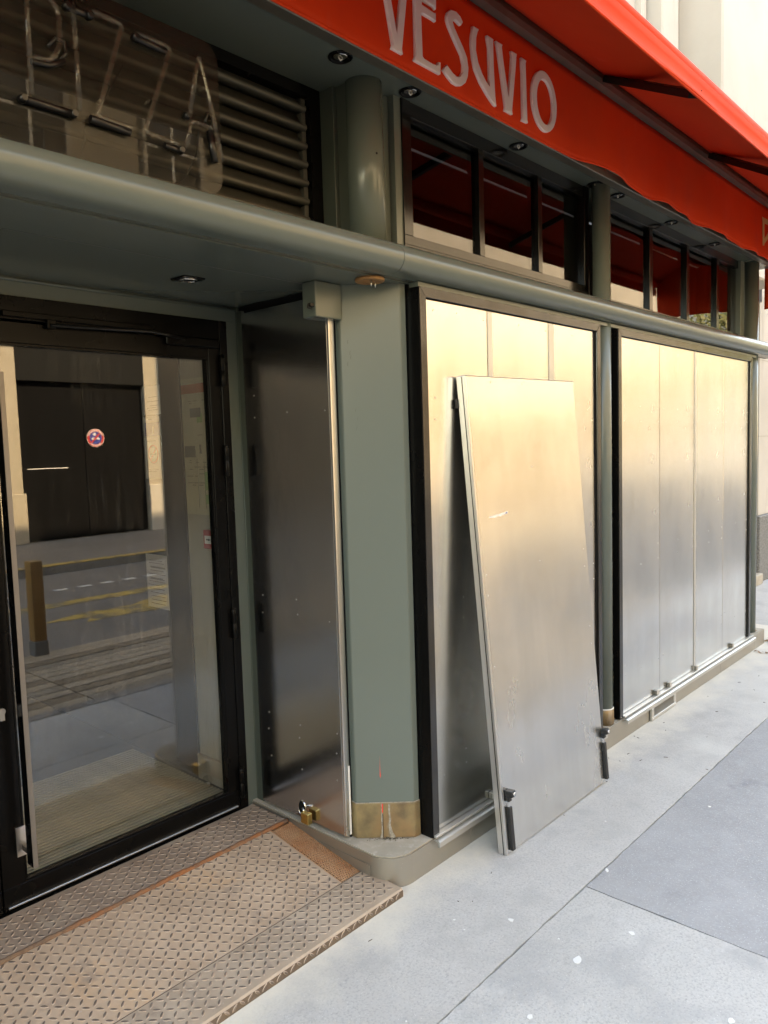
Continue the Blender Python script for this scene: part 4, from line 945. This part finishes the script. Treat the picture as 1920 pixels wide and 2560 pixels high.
for xa, xb in ((3.44, 2.964), (4.79, 4.25), (1.30, .80)):
    a = MB().prism([(-.024, -.014), (.024, -.014), (.024, .014), (-.024, .014)], 'x', 0, 1).build('folding_arm', 'dark_metal', aw)
    p0 = Vector((xa, -.100, 3.258)); p1 = Vector((xb-.02, -.678, 2.852)); v_ = p1-p0
    me = a.data; q = v_.to_track_quat('X', 'Z').to_matrix().to_4x4(); sc = Matrix.Diagonal((v_.length, 1, 1, 1))
    me.transform(Matrix.Translation((.5, 0, 0))); me.transform(Matrix.Translation(p0-WL[aw.name]) @ q @ sc); a.location = (0, 0, 0)
# end flap hanging at the far end
m = MB(); rows = []
for i in range(31):
    t = i/30; y = .10-.79*t
    zt = 3.31-.36*max(0, (-y-.03)/.65) if y < -.03 else 3.24
    zb = 2.585+.03*t+.02*math.sin(t*3.1)
    rows.append([m.bm.verts.new((6.52+.012*math.sin(t*7)*(1-k/8)+.02*t*(1-k/8), y, zb+(zt-zb)*k/8)) for k in range(9)])
for i in range(30):
    for k in range(8): f = m.bm.faces.new((rows[i][k], rows[i+1][k], rows[i+1][k+1], rows[i][k+1])); f.smooth = True
ef = m.build('end_flap', 'red_canvas_awning', aw, recalc=False); ef.modifiers.new('thickness', 'SOLIDIFY').thickness = .002

# ================================================================== SMALL THINGS
# round no-parking sign on the garage door across the street
ps = thing('no_parking_sign', 'round red and blue no-parking sign on the black garage door, reflected in the glass', 'road sign', (7.60, YF-.12, 1.98))
cx, cz, yy = 7.60, 1.98, YF-.120
MB().lathe((cx, yy-.004, cz), ((.185, 0), (.185, .003)), 36, 'y').build('white_rim', 'paper_white', ps)
MB().lathe((cx, yy, cz), ((.176, 0), (.176, .002)), 36, 'y').build('red_ring', 'ink_red', ps)
MB().lathe((cx, yy+.002, cz), ((.128, 0), (.128, .002)), 36, 'y').build('blue_field', 'paper_blue', ps)
MB().prism([(cx-.10, cz-.075), (cx-.075, cz-.10), (cx+.10, cz+.075), (cx+.075, cz+.10)], 'y', yy+.004, yy+.006).build('red_slash', 'ink_red', ps)
m = MB(); m.prism([(cx-.09, cz-.035), (cx-.085, cz), (cx-.04, cz+.012), (cx+.0, cz-.005), (cx+.05, cz+.012), (cx+.09, cz-.005), (cx+.085, cz-.03), (cx+.02, cz-.03)], 'y', yy+.004, yy+.0055); m.lathe((cx-.02, yy+.004, cz+.075), ((.033, 0), (.033, .0015)), 14, 'y'); m.build('white_pictogram', 'paper_white', ps)
m = MB()
for k in range(22):
    a = math.radians(20+140*k/21); c, s_ = math.cos(a), math.sin(a)
    m.prism([(cx+(.150+u)*c-v_*s_, cz+(.150+u)*s_+v_*c) for u, v_ in ((-.014, -.006), (.014, -.006), (.014, .006), (-.014, .006))], 'y', yy+.002, yy+.0035)
for k in range(12):
    a = math.radians(225+90*k/11); c, s_ = math.cos(a), math.sin(a)
    m.prism([(cx+(.150+u)*c-v_*s_, cz+(.150+u)*s_+v_*c) for u, v_ in ((-.014, -.006), (.014, -.006), (.014, .006), (-.014, .006))], 'y', yy+.002, yy+.0035)
m.build('rim_lettering', 'paper_white', ps)
# dead leaves by the far end of the plinth and behind the round post
def leaves(name, parent_lab, spots, label):
    m = MB()
    for x, y, z, n, sp in spots:
        for k in range(n):
            p = Vector((x+random.gauss(0, sp), y+random.gauss(0, sp*.7), z+random.uniform(.001, .008))); a = random.uniform(0, 6.28); L = random.uniform(.010, .022)
            u = Vector((math.cos(a), math.sin(a), random.uniform(-.3, .3)))*L; w = Vector((-math.sin(a), math.cos(a), random.uniform(-.4, .4)))*L*.5
            m.quad(p-u, p-w*.9, p+u, p+w*.9)
    o = m.build(name, 'leaf_dead', None, recalc=False); o['label'] = label; o['category'] = 'leaves'; return stuff(o)
leaves('dead_leaves', '', [(6.36, -.02, .002, 46, .035), (6.12, .06, .1165, 16, .03), (3.735, .05, .1165, 7, .02), (5.98, -.05, .001, 10, .05)], 'dry brown leaves gathered at the foot of the steel plinth')
m = MB()
for k in range(26):
    x = random.uniform(1.2, 5.6); y = -abs(random.gauss(.10, .22)); a = random.uniform(0, 6.28); L = random.uniform(.003, .010)
    m.tube([(x-L*math.cos(a), y-L*math.sin(a), .001), (x+L*math.cos(a), y+L*math.sin(a), .0015)], .0011, 5)
o = m.build('pavement_grit', 'twig', None); o['label'] = 'tiny dark twigs and grit scattered over the pale pavement'; o['category'] = 'litter'; stuff(o)
# weed at the foot of the garage pier
wd_ = thing('pavement_weed', 'small yellow-green weed at the garage threshold, reflected in the door', 'weed', (8.85, YF-.1, 0))
m = MB()
for k in range(16):
    a = random.uniform(0, 6.28); L = random.uniform(.08, .2); b = Vector((8.85, YF-.1, 0)); e = b+Vector((math.cos(a)*L*.7, math.sin(a)*L*.7, L)); w = Vector((-math.sin(a), math.cos(a), 0))*.012
    m.quad(b-w, b+w, e+w*.2, e-w*.2)
m.build('blades', 'leaf_spring', wd_, recalc=False)

SC.render.engine = 'CYCLES'
SC.cycles.max_bounces = 7; SC.cycles.transparent_max_bounces = 12; SC.cycles.glossy_bounces = 5; SC.cycles.diffuse_bounces = 4
SC.cycles.use_denoising = True
SC.cycles.caustics_reflective = False; SC.cycles.caustics_refractive = False
